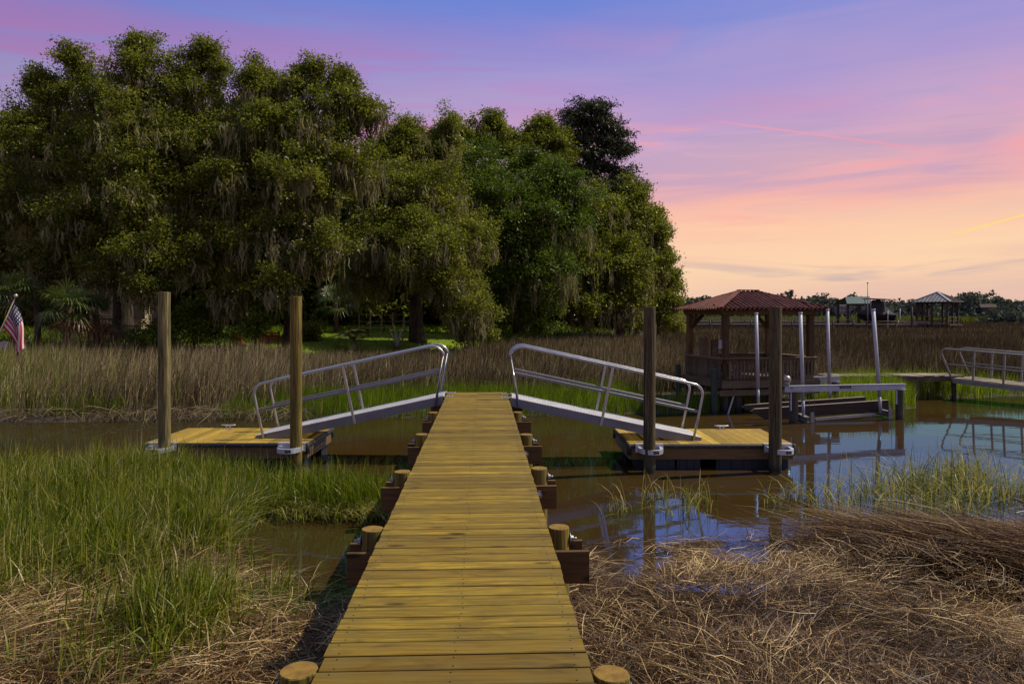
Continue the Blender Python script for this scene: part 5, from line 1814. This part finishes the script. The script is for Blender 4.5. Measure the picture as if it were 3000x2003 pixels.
stuff('reeds', ribbons('reeds', np.stack([x, y, ground_z(x, y) - 0.03], 1), rng.uniform(-3, 3, N), rng.uniform(0.8, 1.35, N), rng.uniform(0.05, 0.3, N), 0.0012 * d, np.clip(rng.normal(0.25, 0.2, N), 0, 1), 2), M['field'], 'dark strip of marsh beyond the far docks')
x, y, d, px = polar(14000, 1900, 3250, 200, 305, 0.6, rng)
m = vnoise(x, y, 5, 0.03) > 0.30
x, y, d = x[m], y[m], d[m]
N = len(x)
stuff('far_meadow', ribbons('far_meadow', np.stack([x, y, ground_z(x, y)], 1), rng.uniform(-3, 3, N), rng.uniform(1.4, 3.0, N), rng.uniform(0.05, 0.3, N), 0.0022 * d, rng.uniform(0, 1, N), 2), M['far_green'], 'bright green strip of marsh in front of the far wood')

# low dark undergrowth on the wooded bank
x, y, d, px = polar(36000, -60, 2000, 33, 84, 0.8, rng)
up = np.interp(x, UX, UY)
m = (y > up - 0.5) & ~((px > 850) & (px < 1390) & (y > up + 1.0) & (d < 54))
x, y, d, px = x[m], y[m], d[m], px[m]
N = len(x)
stuff('undergrowth', ribbons('undergrowth', np.stack([x, y, ground_z(x, y) - 0.03], 1), rng.uniform(-3, 3, N), rng.uniform(0.2, 0.75, N), rng.uniform(0.2, 0.9, N), 0.0014 * d + rng.uniform(0, 0.03, N), np.clip(rng.normal(0.3, 0.18, N), 0, 0.8), 2), M['bank'], 'dark low undergrowth between the tree trunks')

# lawn blades
x, y = rng.uniform(-16, 4, 14000), rng.uniform(38, 56, 14000)
m = y > np.interp(x, UX, UY) + 2.0
x, y = x[m], y[m]
N = len(x)
stuff('lawn_grass', ribbons('lawn_grass', np.stack([x, y, ground_z(x, y) + 0.02], 1), rng.uniform(-3, 3, N), rng.uniform(0.05, 0.14, N), rng.uniform(0.1, 0.5, N), rng.uniform(0.015, 0.03, N), rng.uniform(0, 1, N), 2), M['lawn_blade'], 'short sunlit grass of the lawn')


# ---------------------------------------------------------------- trees
def leaf_mesh(name, centers, n_per, spread, size, rng, tone0, flat=0.6, ratio=0.5, tone_sd=0.18, up=0.7):
    """small leaf blades gathered in sprays"""
    C = np.repeat(centers, n_per, 0)
    T = np.repeat(tone0, n_per)
    N = len(C)
    p = C + rng.normal(0, 1, (N, 3)) * np.array([spread, spread, spread * flat])
    n = rng.normal(0, 1, (N, 3)) + np.array([0.25, -0.1, up])
    n /= np.linalg.norm(n, axis=1)[:, None]
    a = rng.normal(0, 1, (N, 3))
    u = a - n * (a * n).sum(1)[:, None]
    u /= np.linalg.norm(u, axis=1)[:, None]
    w = np.cross(n, u)
    s = size * rng.uniform(0.6, 1.35, N)[:, None]
    u = u * s
    w = w * s * ratio
    V = np.stack([p - u * 0.75 + w, p + u * 1.25, p - u * 0.75 - w], 1)
    tn = np.clip(T + rng.normal(0, tone_sd, N), 0, 1)
    return array_mesh(name, V.reshape(-1, 3), np.arange(N * 3), np.arange(N) * 3, np.repeat(tn[:, None], 3, 1).ravel())


def moss_mesh(name, pts, rng, lmin, lmax):
    """hanging grey beards: each a few drooping tapered strands"""
    k = 9
    C = np.repeat(pts, k, 0)
    N = len(C)
    ln = np.repeat(rng.uniform(lmin, lmax, len(pts)), k) * rng.uniform(0.35, 1.0, N)
    p = C + rng.normal(0, 1, (N, 3)) * np.array([0.12, 0.12, 0.16])
    ra = rng.uniform(0, np.pi, N)
    wd = rng.uniform(0.04, 0.13, N)
    rows = []
    for t, wf in ((0.0, 0.35), (0.35, 1.0), (0.72, 0.7), (1.0, 0)):
        c = p + np.stack([rng.normal(0, 0.07, N), rng.normal(0, 0.07, N), -ln * t], 1)
        o = np.stack([np.cos(ra) * wd * wf * 0.5, np.sin(ra) * wd * wf * 0.5, np.zeros(N)], 1)
        rows += [c - o, c + o] if t < 1 else [c]
    V = np.stack(rows, 1)
    b = (np.arange(N) * 7)[:, None]
    lq = np.concatenate([b + np.array([0, 1, 3, 2]), b + np.array([2, 3, 5, 4])], 0).ravel()
    lt = (b + np.array([4, 5, 6])).ravel()
    nq = len(lq) // 4
    tn = np.clip(np.repeat(rng.uniform(0.15, 0.85, len(pts)), k) + rng.normal(0, 0.12, N), 0, 1)
    return array_mesh(name, V.reshape(-1, 3), np.concatenate([lq, lt]), np.concatenate([np.arange(nq) * 4, nq * 4 + np.arange(N) * 3]), np.repeat(tn[:, None], 7, 1).ravel())


def bez(a, b, c, n):
    return [a * (1 - t) ** 2 + b * 2 * t * (1 - t) + c * t * t for t in np.linspace(0, 1, n)]


DS = 3000 / 2348.0


def lobe(x, y, r, d):
    """crown mass seen at (x, y) of the 2348 px wide view, radius r in the same pixels"""
    v = P(x * DS, y * DS, d)
    return (np.array(v), r * DS / FPX * d)


def make_tree(label, base_px, base_d, lobes, seed, cat='tree', name='live_oak', leaf='oak_leaf', density=40, n_leaf=42, spread=0.27, size=0.070, trunk_r=0.42, moss=0, moss_len=(0.5, 1.9), tone=0.5, bark='bark', ratio=0.62, group=None, gap=0.35, twigs=True, flat=0.6, fork=0.45):
    rng = np.random.default_rng(seed)
    r = random.Random(seed)
    bx, by = G(base_px * DS, base_d)
    bz = gz(bx, by) - 0.15
    t = thing(name, label, cat, (bx, by, bz), 0, group)
    O = np.array([bx, by, bz])
    L = [(c - O, rr) for c, rr in lobes]
    # trunk and limbs
    lowest = min(c[2] for c, _ in L)
    top = max(c[2] for c, _ in L)
    fz = max(1.2, lowest + (top - lowest) * fork * 0.4)
    mid = np.mean([c for c, _ in L], 0)
    fk = Vector((mid[0] * 0.25, mid[1] * 0.25, fz))
    mb = MB()
    mb.tube(bez(Vector((0, 0, 0)), Vector((r.uniform(-.3, .3), r.uniform(-.3, .3), fz * 0.5)), fk, 7), [trunk_r * k for k in (1.45, 1.08, 1.0, 0.95, 0.9, 0.88, 0.9)], 10)
    ends = []
    for c, rr in L:
        cv = Vector(c)
        m_ = fk.lerp(cv, 0.45) + Vector((r.uniform(-1, 1), r.uniform(-1, 1), r.uniform(-0.4, 1.0))) * 0.25 * (cv - fk).length * 0.5
        pts = bez(fk, m_, cv, 9)
        pts = [p + Vector((r.uniform(-1, 1), r.uniform(-1, 1), r.uniform(-1, 1))) * 0.10 for p in pts]
        pts[0] = fk
        r0 = min(trunk_r * 0.62, 0.08 + 0.045 * rr)
        mb.tube(pts, [r0 * (1 - 0.72 * i / 8) for i in range(9)], 7)
        for k in range(9 if twigs else 4):
            dv = Vector((r.gauss(0, 1), r.gauss(0, 1), r.gauss(0.25, 0.8))).normalized()
            e = cv + dv * rr * r.uniform(0.65, 0.98)
            st = pts[r.randint(4, 8)]
            q = st.lerp(e, 0.5) + Vector((r.uniform(-1, 1), r.uniform(-1, 1), r.uniform(-0.6, 0.6))) * rr * 0.22
            mb.tube(bez(st, q, e, 5), [r0 * 0.30, r0 * 0.24, r0 * 0.18, r0 * 0.12, r0 * 0.05], 5, cap=False)
            ends.append((q, e))
    mb.build('trunk', M[bark], t)
    # leaf sprays
    cs, tn = [], []
    masses = []
    for c, rr in L:
        masses.append((c, rr * 0.92, 0.58))
        if name != 'pine_tree':
            masses.append((c + rng.normal(0, 0.12, 3) * rr, rr * 1.16, 0.16))
        for q in range(5 if rr > 1.2 else 3):       # smaller clumps make the outline ragged
            dv = rng.normal(0, 1, 3) + np.array([0, 0, 0.15])
            dv /= np.linalg.norm(dv)
            masses.append((c + dv * rr * rng.uniform(0.55, 0.95) * np.array([1, 1, 0.88]), rr * rng.uniform(0.22, 0.46), 1.0))
    for c, rr, kf in masses:
        k = int(density * rr * rr * kf) + 2
        dv = rng.normal(0, 1, (k, 3))
        dv /= np.linalg.norm(dv, axis=1)[:, None]
        rad = rr * (0.25 + 0.77 * rng.uniform(0, 1, k) ** 0.55)
        # ragged outline
        lump = 0.66 + 0.52 * fbm(dv[:, 0] * 3 + seed, dv[:, 2] * 3 + dv[:, 1] * 2, seed % 50, 1.0)
        p = c + dv * (rad * lump)[:, None] * np.array([1.0, 1.0, 0.88])
        hole = fbm(p[:, 0] * 0.9 + p[:, 1] * 0.4, p[:, 2] * 1.3 - p[:, 1] * 0.3, seed % 37, 0.95)
        low = dv[:, 2] < -0.45
        keep = (hole > gap) & ~(low & (rng.uniform(0, 1, k) < 0.5))
        p = p[keep]
        cs.append(p)
        tn.append(np.clip(tone + 0.55 * (hole[keep] - 0.55) + rng.normal(0, 0.10, len(p)) + rng.normal(0, 0.06), 0.02, 0.98))
    # wispy sprigs standing out of the outline
    sg = MB()
    for c, rr in L:
        for q in range(5):
            dv = rng.normal(0, 1, 3)
            dv[2] = abs(dv[2]) * 1.1
            dv /= np.linalg.norm(dv)
            a0, a1 = c + dv * rr * 0.7, c + dv * (rr * 0.92 + rng.uniform(0.1, 0.65)) + rng.normal(0, 0.25, 3)
            sg.tube([Vector(a0), Vector((a0 + a1) / 2 + rng.normal(0, 0.08, 3)), Vector(a1)], [0.025, 0.018, 0.006], 4, cap=False)
            e3 = np.stack([a0 + (a1 - a0) * s_ + rng.normal(0, 0.12, 3) for s_ in (0.45, 0.6, 0.72, 0.82, 0.92, 1.0)])
            cs.append(e3)
            tn.append(np.full(6, tone))
    if moss > 0 or twigs:
        tag(sg.build('twigs', M[bark], t), kind='stuff')
    # some sprays right along the twig ends, so bare twigs carry leaves
    if ends:
        e = np.array([list(q.lerp(w, s_)) for q, w in ends for s_ in (0.6, 0.85, 1.0)])
        cs.append(e)
        tn.append(np.full(len(e), tone))
    cs = np.concatenate(cs)
    tn = np.concatenate(tn)
    link('crown', leaf_mesh('crown', cs, n_leaf, spread, size, rng, tn, flat=flat, ratio=ratio), M[leaf], t)
    if moss > 0:
        ps = []
        for c, rr in L:
            k = int(moss * rr * 1.35)
            a = rng.uniform(0, 2 * np.pi, k)
            rad = rr * np.sqrt(rng.uniform(0, 1, k)) * 0.98
            zz = c[2] + rr * (0.35 - 1.1 * rng.uniform(0, 1, k)) * np.sqrt(np.clip(1 - (rad / rr) ** 2, 0.05, 1))
            ps.append(np.stack([c[0] + rad * np.cos(a), c[1] + rad * np.sin(a), zz], 1))
        ps = np.concatenate(ps)
        tag(link('hanging_moss', moss_mesh('hanging_moss', ps, rng, *moss_len), M['moss'], t), kind='stuff')
    return t


# the big spreading oak over the palms
dA = 42.0
make_tree('broad live oak towering over the palmettos, the tallest leafy crown', 283, 43.5, [
    lobe(330, 185, 82, dA), lobe(215, 245, 88, dA + 1), lobe(440, 212, 78, dA), lobe(105, 262, 66, dA + 1), lobe(330, 300, 120, dA - 1.5), lobe(195, 370, 110, dA - 1),
    lobe(60, 330, 85, dA), lobe(50, 470, 100, dA - 1), lobe(310, 445, 110, dA - 3), lobe(450, 330, 105, dA - 1), lobe(180, 520, 90, dA - 3), lobe(350, 575, 90, dA - 4),
    lobe(470, 470, 90, dA - 2), lobe(-40, 420, 110, dA + 1), lobe(310, 125, 22, dA), lobe(320, 98, 10, dA), lobe(165, 132, 14, dA + 1), lobe(180, 165, 22, dA + 1), lobe(110, 195, 30, dA + 1), lobe(455, 140, 22, dA), lobe(480, 118, 8, dA), lobe(75, 195, 20, dA + 1), lobe(500, 150, 24, dA), lobe(255, 625, 56, dA - 4), lobe(120, 600, 60, dA - 3), lobe(330, 660, 50, dA - 5), lobe(420, 610, 60, dA - 4), lobe(470, 560, 70, dA - 3)],
    101, density=50, moss=13, moss_len=(0.4, 1.5), trunk_r=0.55, tone=0.46)
# oak hung with moss beside the yellowish piling
dB = 42.0
make_tree('moss-hung live oak with pale trunk behind the yellowish mooring piling', 664, 40.5, [
    lobe(590, 222, 62, dB), lobe(670, 210, 55, dB), lobe(785, 226, 52, dB), lobe(842, 262, 44, dB), lobe(600, 320, 100, dB - 1), lobe(725, 305, 92, dB - 1), lobe(560, 430, 92, dB - 2),
    lobe(690, 430, 100, dB - 2.5), lobe(805, 380, 76, dB - 1), lobe(600, 560, 86, dB - 3), lobe(720, 560, 76, dB - 3), lobe(690, 172, 18, dB), lobe(720, 162, 12, dB), lobe(790, 185, 20, dB), lobe(600, 170, 20, dB), lobe(640, 660, 46, dB - 4), lobe(520, 680, 44, dB - 4)],
    202, density=48, moss=26, moss_len=(0.3, 1.7), trunk_r=0.40, tone=0.44, bark='bark')
dC = 47.0
make_tree('heavily moss-draped oak leaning over the lawn', 958, 47.0, [
    lobe(935, 365, 60, dC + 2), lobe(1015, 330, 44, dC + 3), lobe(890, 440, 88, dC), lobe(990, 450, 92, dC), lobe(870, 560, 84, dC - 2), lobe(970, 580, 104, dC - 3), lobe(1060, 560, 80, dC - 1),
    lobe(1040, 660, 76, dC - 3), lobe(940, 300, 20, dC + 2), lobe(1030, 290, 18, dC + 3), lobe(1075, 720, 54, dC - 4), lobe(830, 640, 60, dC - 1), lobe(900, 335, 40, dC + 2), lobe(872, 372, 46, dC + 1), lobe(960, 330, 36, dC + 2)],
    303, density=48, moss=24, moss_len=(0.3, 1.7), trunk_r=0.45, tone=0.52)
dD = 56.0
make_tree('fresh green tree filling the middle of the wood', 1190, 58.0, [
    lobe(1100, 400, 80, dD), lobe(1140, 470, 100, dD - 2), lobe(1215, 420, 78, dD), lobe(1180, 560, 100, dD - 3), lobe(1270, 520, 92, dD - 2), lobe(1240, 640, 88, dD - 4), lobe(1140, 660, 80, dD - 3), lobe(1300, 440, 60, dD - 1)],
    404, name='leafy_tree', leaf='bright_leaf', density=46, n_leaf=40, size=0.088, spread=0.33, moss=16, moss_len=(0.4, 1.8), tone=0.42, trunk_r=0.4)
make_tree('grey-green treetops with bare twigs showing above the fresh green tree', 1120, 63.0, [
    lobe(1110, 330, 52, 62), lobe(1170, 335, 46, 62), lobe(1060, 320, 40, 61), lobe(1135, 285, 15, 62), lobe(1240, 330, 48, 63), lobe(1210, 370, 60, 62), lobe(1260, 300, 20, 63), lobe(1280, 350, 50, 63), lobe(1000, 345, 30, 61)],
    405, name='oak_tree', leaf='oak_leaf', density=34, size=0.10, spread=0.32, tone=0.40, gap=0.46)
# tall pine
dE = 66.0
make_tree('tall dark pine rising above the wood', 1345, 68.0, [
    lobe(1345, 270, 30, dE), lobe(1310, 300, 30, dE), lobe(1385, 290, 30, dE), lobe(1350, 320, 40, dE), lobe(1410, 315, 28, dE), lobe(1300, 350, 38, dE), lobe(1420, 350, 26, dE), lobe(1360, 375, 44, dE), lobe(1415, 400, 30, dE), lobe(1370, 255, 20, dE), lobe(1320, 265, 18, dE), lobe(1430, 440, 34, dE - 1), lobe(1390, 440, 42, dE - 1), lobe(1325, 400, 46, dE), lobe(1285, 395, 40, dE), lobe(1375, 470, 50, dE - 2), lobe(1330, 330, 34, dE), lobe(1395, 345, 30, dE)],
    505, name='pine_tree', leaf='pine_leaf', density=22, n_leaf=26, spread=0.40, size=0.17, ratio=0.30, tone=0.5, gap=0.53, trunk_r=0.26, flat=0.40, fork=1.6)
dF = 61.0
make_tree('dense oak at the end of the wood, above the dry shrubs', 1420, 64.0, [
    lobe(1370, 500, 80, dF), lobe(1440, 520, 58, dF + 1), lobe(1490, 545, 38, dF + 2), lobe(1350, 610, 86, dF - 3), lobe(1430, 620, 78, dF - 2), lobe(1495, 620, 40, dF + 1), lobe(1340, 690, 66, dF - 4), lobe(1420, 700, 60, dF - 3), lobe(1455, 470, 30, dF + 2), lobe(1440, 440, 30, dF + 3), lobe(1478, 500, 30, dF + 2), lobe(1515, 590, 26, dF + 3)],
    606, density=44, size=0.10, spread=0.33, moss=20, moss_len=(0.4, 1.9), tone=0.44, trunk_r=0.42)
make_tree('young oak with rounded top at the very tip of the wood', 1510, 69.0, [
    lobe(1515, 640, 30, 67), lobe(1540, 655, 26, 68), lobe(1500, 690, 40, 66), lobe(1535, 700, 28, 67), lobe(1470, 715, 36, 65), lobe(1512, 590, 14, 67), lobe(1505, 510, 20, 66), lobe(1515, 535, 16, 66)],
    607, name='young_oak', density=44, size=0.10, spread=0.33, tone=0.42, trunk_r=0.22, moss=6)
# darker trees behind, closing the wood under the crowns
for k, (bxp, d, lob, lab) in enumerate((
        (120, 58, [(60, 560, 120), (160, 650, 110), (20, 680, 90), (220, 560, 100), (120, 400, 130), (260, 330, 130), (40, 740, 60), (150, 740, 60), (250, 730, 60)], 'shadowy oak behind the palmettos'),
        (470, 60, [(420, 560, 120), (520, 640, 120), (400, 680, 90), (560, 540, 110), (420, 380, 130), (560, 330, 100), (340, 735, 60), (440, 740, 60), (540, 740, 60)], 'shadowy oak behind the shrub and grey-green piling'),
        (800, 66, [(720, 640, 110), (830, 560, 120), (880, 660, 100), (780, 690, 70), (700, 400, 120), (830, 430, 90), (640, 730, 60), (740, 735, 50), (840, 735, 50)], 'shadowy oak behind the lawn and sago palm'),
        (1090, 70, [(1000, 610, 110), (1090, 660, 100), (1060, 540, 110), (960, 680, 70), (1160, 700, 70), (930, 735, 45), (1020, 735, 45), (1110, 740, 45), (1010, 440, 80)], 'shadowy oak closing the lawn behind the moss-draped oak'),
        (1330, 76, [(1230, 690, 80), (1320, 640, 90), (1400, 680, 80), (1290, 560, 90), (1200, 745, 40), (1280, 745, 40), (1360, 745, 40), (1440, 745, 36), (1390, 560, 60)], 'shadowy tree deep in the wood below the pine'))):
    make_tree(lab, bxp, d, [lobe(x_, y_, r_, d) for x_, y_, r_ in lob], 700 + k, name='background_oak', density=14, n_leaf=26, spread=0.55, size=0.22, moss=7, moss_len=(0.6, 1.6), tone=0.46, twigs=False, gap=0.28)

# shrubs along the bank
for k, (bxp, d, lob, lab, lf, tn) in enumerate((
        (440, 38.5, [(430, 750, 42), (475, 765, 32), (385, 770, 30), (455, 715, 26)], 'rounded leafy shrub between the two mooring pilings of the grassy dock', 'bright_leaf', 0.55),
        (590, 38.5, [(600, 740, 30), (620, 710, 24), (575, 755, 20)], 'small leafy shrub screening the red-brown garden seats', 'bright_leaf', 0.5),
        (1085, 44.0, [(1085, 745, 34), (1110, 765, 26), (1060, 770, 24)], 'drooping leafy shrub at the edge of the lawn', 'oak_leaf', 0.6),
        (1225, 52.0, [(1225, 735, 30), (1250, 750, 24)], 'fresh green shrub standing in the brown reeds', 'bright_leaf', 0.55),
        (345, 37.5, [(335, 785, 20), (360, 775, 16), (375, 790, 18)], 'low shrub at the foot of the grey-green piling', 'bright_leaf', 0.5),
        (1545, 66.0, [(1545, 735, 26), (1520, 750, 24), (1560, 755, 14)], 'dry bare-twigged shrub at the tip of the wood', 'oak_leaf', 0.8),
        (720, 45.0, [(690, 780, 26), (715, 770, 20)], 'dark leafy shrub at the foot of the pale oak trunk', 'oak_leaf', 0.4))):
    make_tree(lab, bxp, d, [lobe(x_, y_, r_, d - 0.3) for x_, y_, r_ in lob], 800 + k, cat='shrub', name='shrub', leaf=lf, density=75 if k != 5 else 22, n_leaf=18, spread=0.20, size=0.075, tone=tn, trunk_r=0.06, gap=0.36)


# ---------------------------------------------------------------- palms
def strip_rows(acc, pts, widths, side, tone):
    """append one tapering strip to the accumulator lists"""
    V, F, T = acc
    b = len(V)
    n = len(pts)
    for i, (p, w) in enumerate(zip(pts, widths)):
        if i < n - 1:
            V += [tuple(p - side * w), tuple(p + side * w)]
            T += [tone, tone]
        else:
            V.append(tuple(p))
            T.append(tone)
    for i in range(n - 2):
        F.append((b + 2 * i, b + 2 * i + 1, b + 2 * i + 3, b + 2 * i + 2))
    F.append((b + 2 * (n - 2), b + 2 * (n - 2) + 1, b + 2 * (n - 1)))


def acc_mesh(name, acc):
    V, F, T = acc
    me = bpy.data.meshes.new(name)
    me.from_pydata(V, [], F)
    at = me.attributes.new('tone', 'FLOAT', 'POINT')
    at.data.foreach_set('value', np.array(T, np.float32))
    me.update()
    return me


def fan_frond(acc, o, az_, elv, stem, size, tone, r):
    d = Vector((math.cos(az_) * math.cos(elv), math.sin(az_) * math.cos(elv), math.sin(elv)))
    sd_ = Vector((-math.sin(az_), math.cos(az_), 0))
    hub = o + d * stem + Vector((0, 0, -0.12 * stem))
    strip_rows(acc, [o, o.lerp(hub, 0.5) + Vector((0, 0, 0.04)), hub], [0.018, 0.014, 0.01], sd_, tone)
    nrm = d.cross(sd_).normalized()
    for k in range(19):
        a = R(-125 + 250 * k / 18 + r.uniform(-4, 4))
        q = (d * math.cos(a) + sd_ * math.sin(a)).normalized()
        ln = size * (0.72 + 0.28 * math.cos(a * 0.6)) * r.uniform(0.85, 1.1)
        m_ = hub + q * ln * 0.62 + Vector((0, 0, -0.03 * ln))
        tip = hub + q * ln + Vector((0, 0, -0.40 * ln * r.uniform(0.6, 1.3)))
        sd2 = nrm.cross(q).normalized()
        strip_rows(acc, [hub, hub + q * ln * 0.3, m_, tip], [0.008, 0.024 * size, 0.018 * size, 0], sd2, min(1, max(0, tone + r.uniform(-0.08, 0.08))))


def make_palm(label, px, d, trunk_h, n, stem, size, seed, dead=0.15, name='palmetto', cat='palm'):
    r = random.Random(seed)
    x, y = G(px, d)
    t = thing(name, label, cat, (x, y, gz(x, y) - 0.05))
    top_ = Vector((r.uniform(-.15, .15), r.uniform(-.15, .15), trunk_h))
    mb = MB()
    mb.tube(bez(Vector((0, 0, 0)), Vector((0.05, 0, trunk_h * 0.5)), top_, 6), [0.19, 0.16, 0.15, 0.15, 0.17, 0.12], 10)
    for k in range(26):     # old leaf boots
        a = r.uniform(0, 6.28)
        z = trunk_h * r.uniform(0.35, 1.0)
        c = Vector((math.cos(a) * 0.14, math.sin(a) * 0.14, z))
        mb.beam(c, c + Vector((math.cos(a) * 0.12, math.sin(a) * 0.12, 0.20)), 0.06, 0.02)
    mb.build('trunk', M['palm_bark'], t)
    acc = ([], [], [])
    for k in range(n):
        el_ = R(r.uniform(-35, 78))
        dd = r.random() < dead
        if dd:
            el_ = R(r.uniform(-75, -25))
        fan_frond(acc, top_, r.uniform(0, 6.28), el_, stem * r.uniform(0.8, 1.2), size * r.uniform(0.85, 1.15), r.uniform(0.93, 1.0) if dd else r.uniform(0.2, 0.8), r)
    link('crown', acc_mesh('crown', acc), M['palm_leaf'], t)
    return t


make_palm('tall palmetto at the picture edge behind the flag', 40, 36.5, 3.5, 34, 0.85, 0.95, 1, 0.12)
make_palm('palmetto with long drooping fans between flag and beige house', 190, 35.5, 2.9, 36, 0.85, 1.0, 2, 0.12)
make_palm('palmetto with a skirt of brown dead fans beside the beige house wall', 285, 37.0, 2.5, 34, 0.8, 0.9, 3, 0.45)
make_palm('upper palmetto standing highest against the oak', 110, 39.0, 4.6, 34, 0.9, 1.0, 4, 0.15)
make_palm('stemless palmetto low behind the reeds, with a bright fan', 268, 36.3, 0.35, 16, 0.5, 0.62, 5, 0.05)
make_palm('stemless palmetto low behind the reeds, next to the flag', 120, 35.8, 0.4, 18, 0.5, 0.65, 6, 0.08)
make_palm('dark stemless palmetto beneath the drooping palmetto fans', 200, 36.3, 0.5, 18, 0.55, 0.65, 7, 0.05)
make_palm('silvery fan palm growing at the back of the lawn', 985, 52.0, 2.2, 26, 0.9, 1.25, 8, 0.05)


def make_sago(label, px, d, n, ln, th_, seed):
    r = random.Random(seed)
    x, y = G(px, d)
    t = thing('sago_palm', label, 'palm', (x, y, gz(x, y)))
    MB().tube([(0, 0, -0.1), (0, 0, th_ * 0.5), (0, 0, th_)], [0.22, 0.20, 0.14], 10).build('trunk', M['palm_bark'], t)
    acc = ([], [], [])
    for k in range(n):
        a = r.uniform(0, 6.28)
        e0 = R(r.uniform(15, 80))
        L_ = ln * r.uniform(0.85, 1.1)
        h_ = Vector((math.cos(a), math.sin(a), 0))
        sd_ = Vector((-math.sin(a), math.cos(a), 0))
        pts = []
        for s_ in np.linspace(0, 1, 9):
            pts.append(Vector((0, 0, th_)) + h_ * L_ * (math.cos(e0) * s_ + 0.20 * s_ * s_) + Vector((0, 0, L_ * (math.sin(e0) * s_ - 0.62 * s_ ** 2))))
        tn = r.uniform(0.15, 0.95)
        strip_rows(acc, pts, [0.012] * 9, sd_, tn)
        for i_ in range(1, 8):
            for q in range(3):
                p = pts[i_].lerp(pts[i_ + 1], q / 3)
                f = (pts[i_ + 1] - pts[i_]).normalized()
                wl = 0.21 * math.sin(math.pi * (i_ + q / 3) / 8.6) + 0.05
                for sg in (-1, 1):
                    e = p + sd_ * sg * wl + f * wl * 0.6 + Vector((0, 0, 0.03))
                    strip_rows(acc, [p, p.lerp(e, 0.6), e], [0.026, 0.022, 0], f, tn)
    link('crown', acc_mesh('crown', acc), M['sago_leaf'], t)


make_sago('sago palm with arching feather fronds on the lawn', 1038, 42.0, 44, 1.75, 0.75, 1)


def make_agave(label, px, d, n, ln, seed, name='agave'):
    r = random.Random(seed)
    x, y = G(px, d)
    t = thing(name, label, 'plant', (x, y, gz(x, y)))
    acc = ([], [], [])
    for k in range(n):
        a = r.uniform(0, 6.28)
        e0 = R(r.uniform(22, 82))
        L_ = ln * r.uniform(0.75, 1.15)
        h_ = Vector((math.cos(a), math.sin(a), 0))
        sd_ = Vector((-math.sin(a), math.cos(a), 0))
        pts = [Vector((0, 0, 0.1)) + h_ * L_ * (math.cos(e0) * s_ + 0.12 * s_ * s_) + Vector((0, 0, L_ * (math.sin(e0) * s_ - 0.22 * s_ ** 2))) for s_ in np.linspace(0, 1, 6)]
        strip_rows(acc, pts, [0.05, 0.075, 0.07, 0.05, 0.028, 0], sd_, r.uniform(0.1, 1.0))
    link('leaves', acc_mesh('leaves', acc), M['agave_leaf'], t)


make_agave('large pale agave with sword leaves on the lawn', 1165, 44.0, 22, 1.75, 3)
make_agave('smaller spiky agave in front of the moss-draped oak', 1240, 43.0, 24, 0.95, 4)

# ---------------------------------------------------------------- far wood
rng = np.random.default_rng(77)
cs = []
for px in np.arange(1880, 3300, 7):
    d = 330 + rng.uniform(-30, 40)
    top_y = 893 - 14 * fbm(np.array([px * 0.010]), np.array([0.0]), 3, 1.0)[0] * 1.6 - 9 * (vnoise(np.array([px * 0.05]), np.array([2.0]), 9)[0]) + rng.uniform(-3, 3)
    H_ = ((926 - top_y) / FPX * d + 2.0) * (0.78 + 0.5 * vnoise(np.array([px * 0.03]), np.array([5.0]), 6)[0])
    x, y = G(px, d)
    for q in range(4):
        k = 24
        zc = H_ * (0.22 + 0.22 * q)
        rr_ = 3.0 - 0.2 * q
        p = rng.normal(0, 1, (k, 3))
        p /= np.linalg.norm(p, axis=1)[:, None]
        cs.append(np.array([x, y - 6 + 3 * q, zc]) + p * rr_ * rng.uniform(0.5, 1.1, (k, 1)) * np.array([1.2, 1, 0.85]))
    if rng.uniform() < 0.06:
        p = rng.normal(0, 1, (16, 3)) * np.array([1.5, 1.5, 0.7])
        cs.append(np.array([x, y, H_ + 1.2]) + p)
for px in np.arange(2925, 3060, 6):       # a nearer dark thicket
    x, y = G(px, 190 + rng.uniform(-6, 6))
    p = rng.normal(0, 1, (60, 3)) * np.array([1.4, 1.4, 0.75])
    cs.append(np.array([x, y, 2.0]) + p)
cs = np.concatenate(cs)
cs[:, 2] = np.maximum(cs[:, 2], 0.6)
tn = np.clip(0.4 + 0.7 * (fbm(cs[:, 0], cs[:, 2] * 3, 4, 0.06) - 0.5), 0, 1)
stuff('treeline', leaf_mesh('treeline', cs, 3, 0.55, 0.75, rng, tn, ratio=0.7), M['far_leaf'], 'dark low wood along the horizon beyond the marsh')
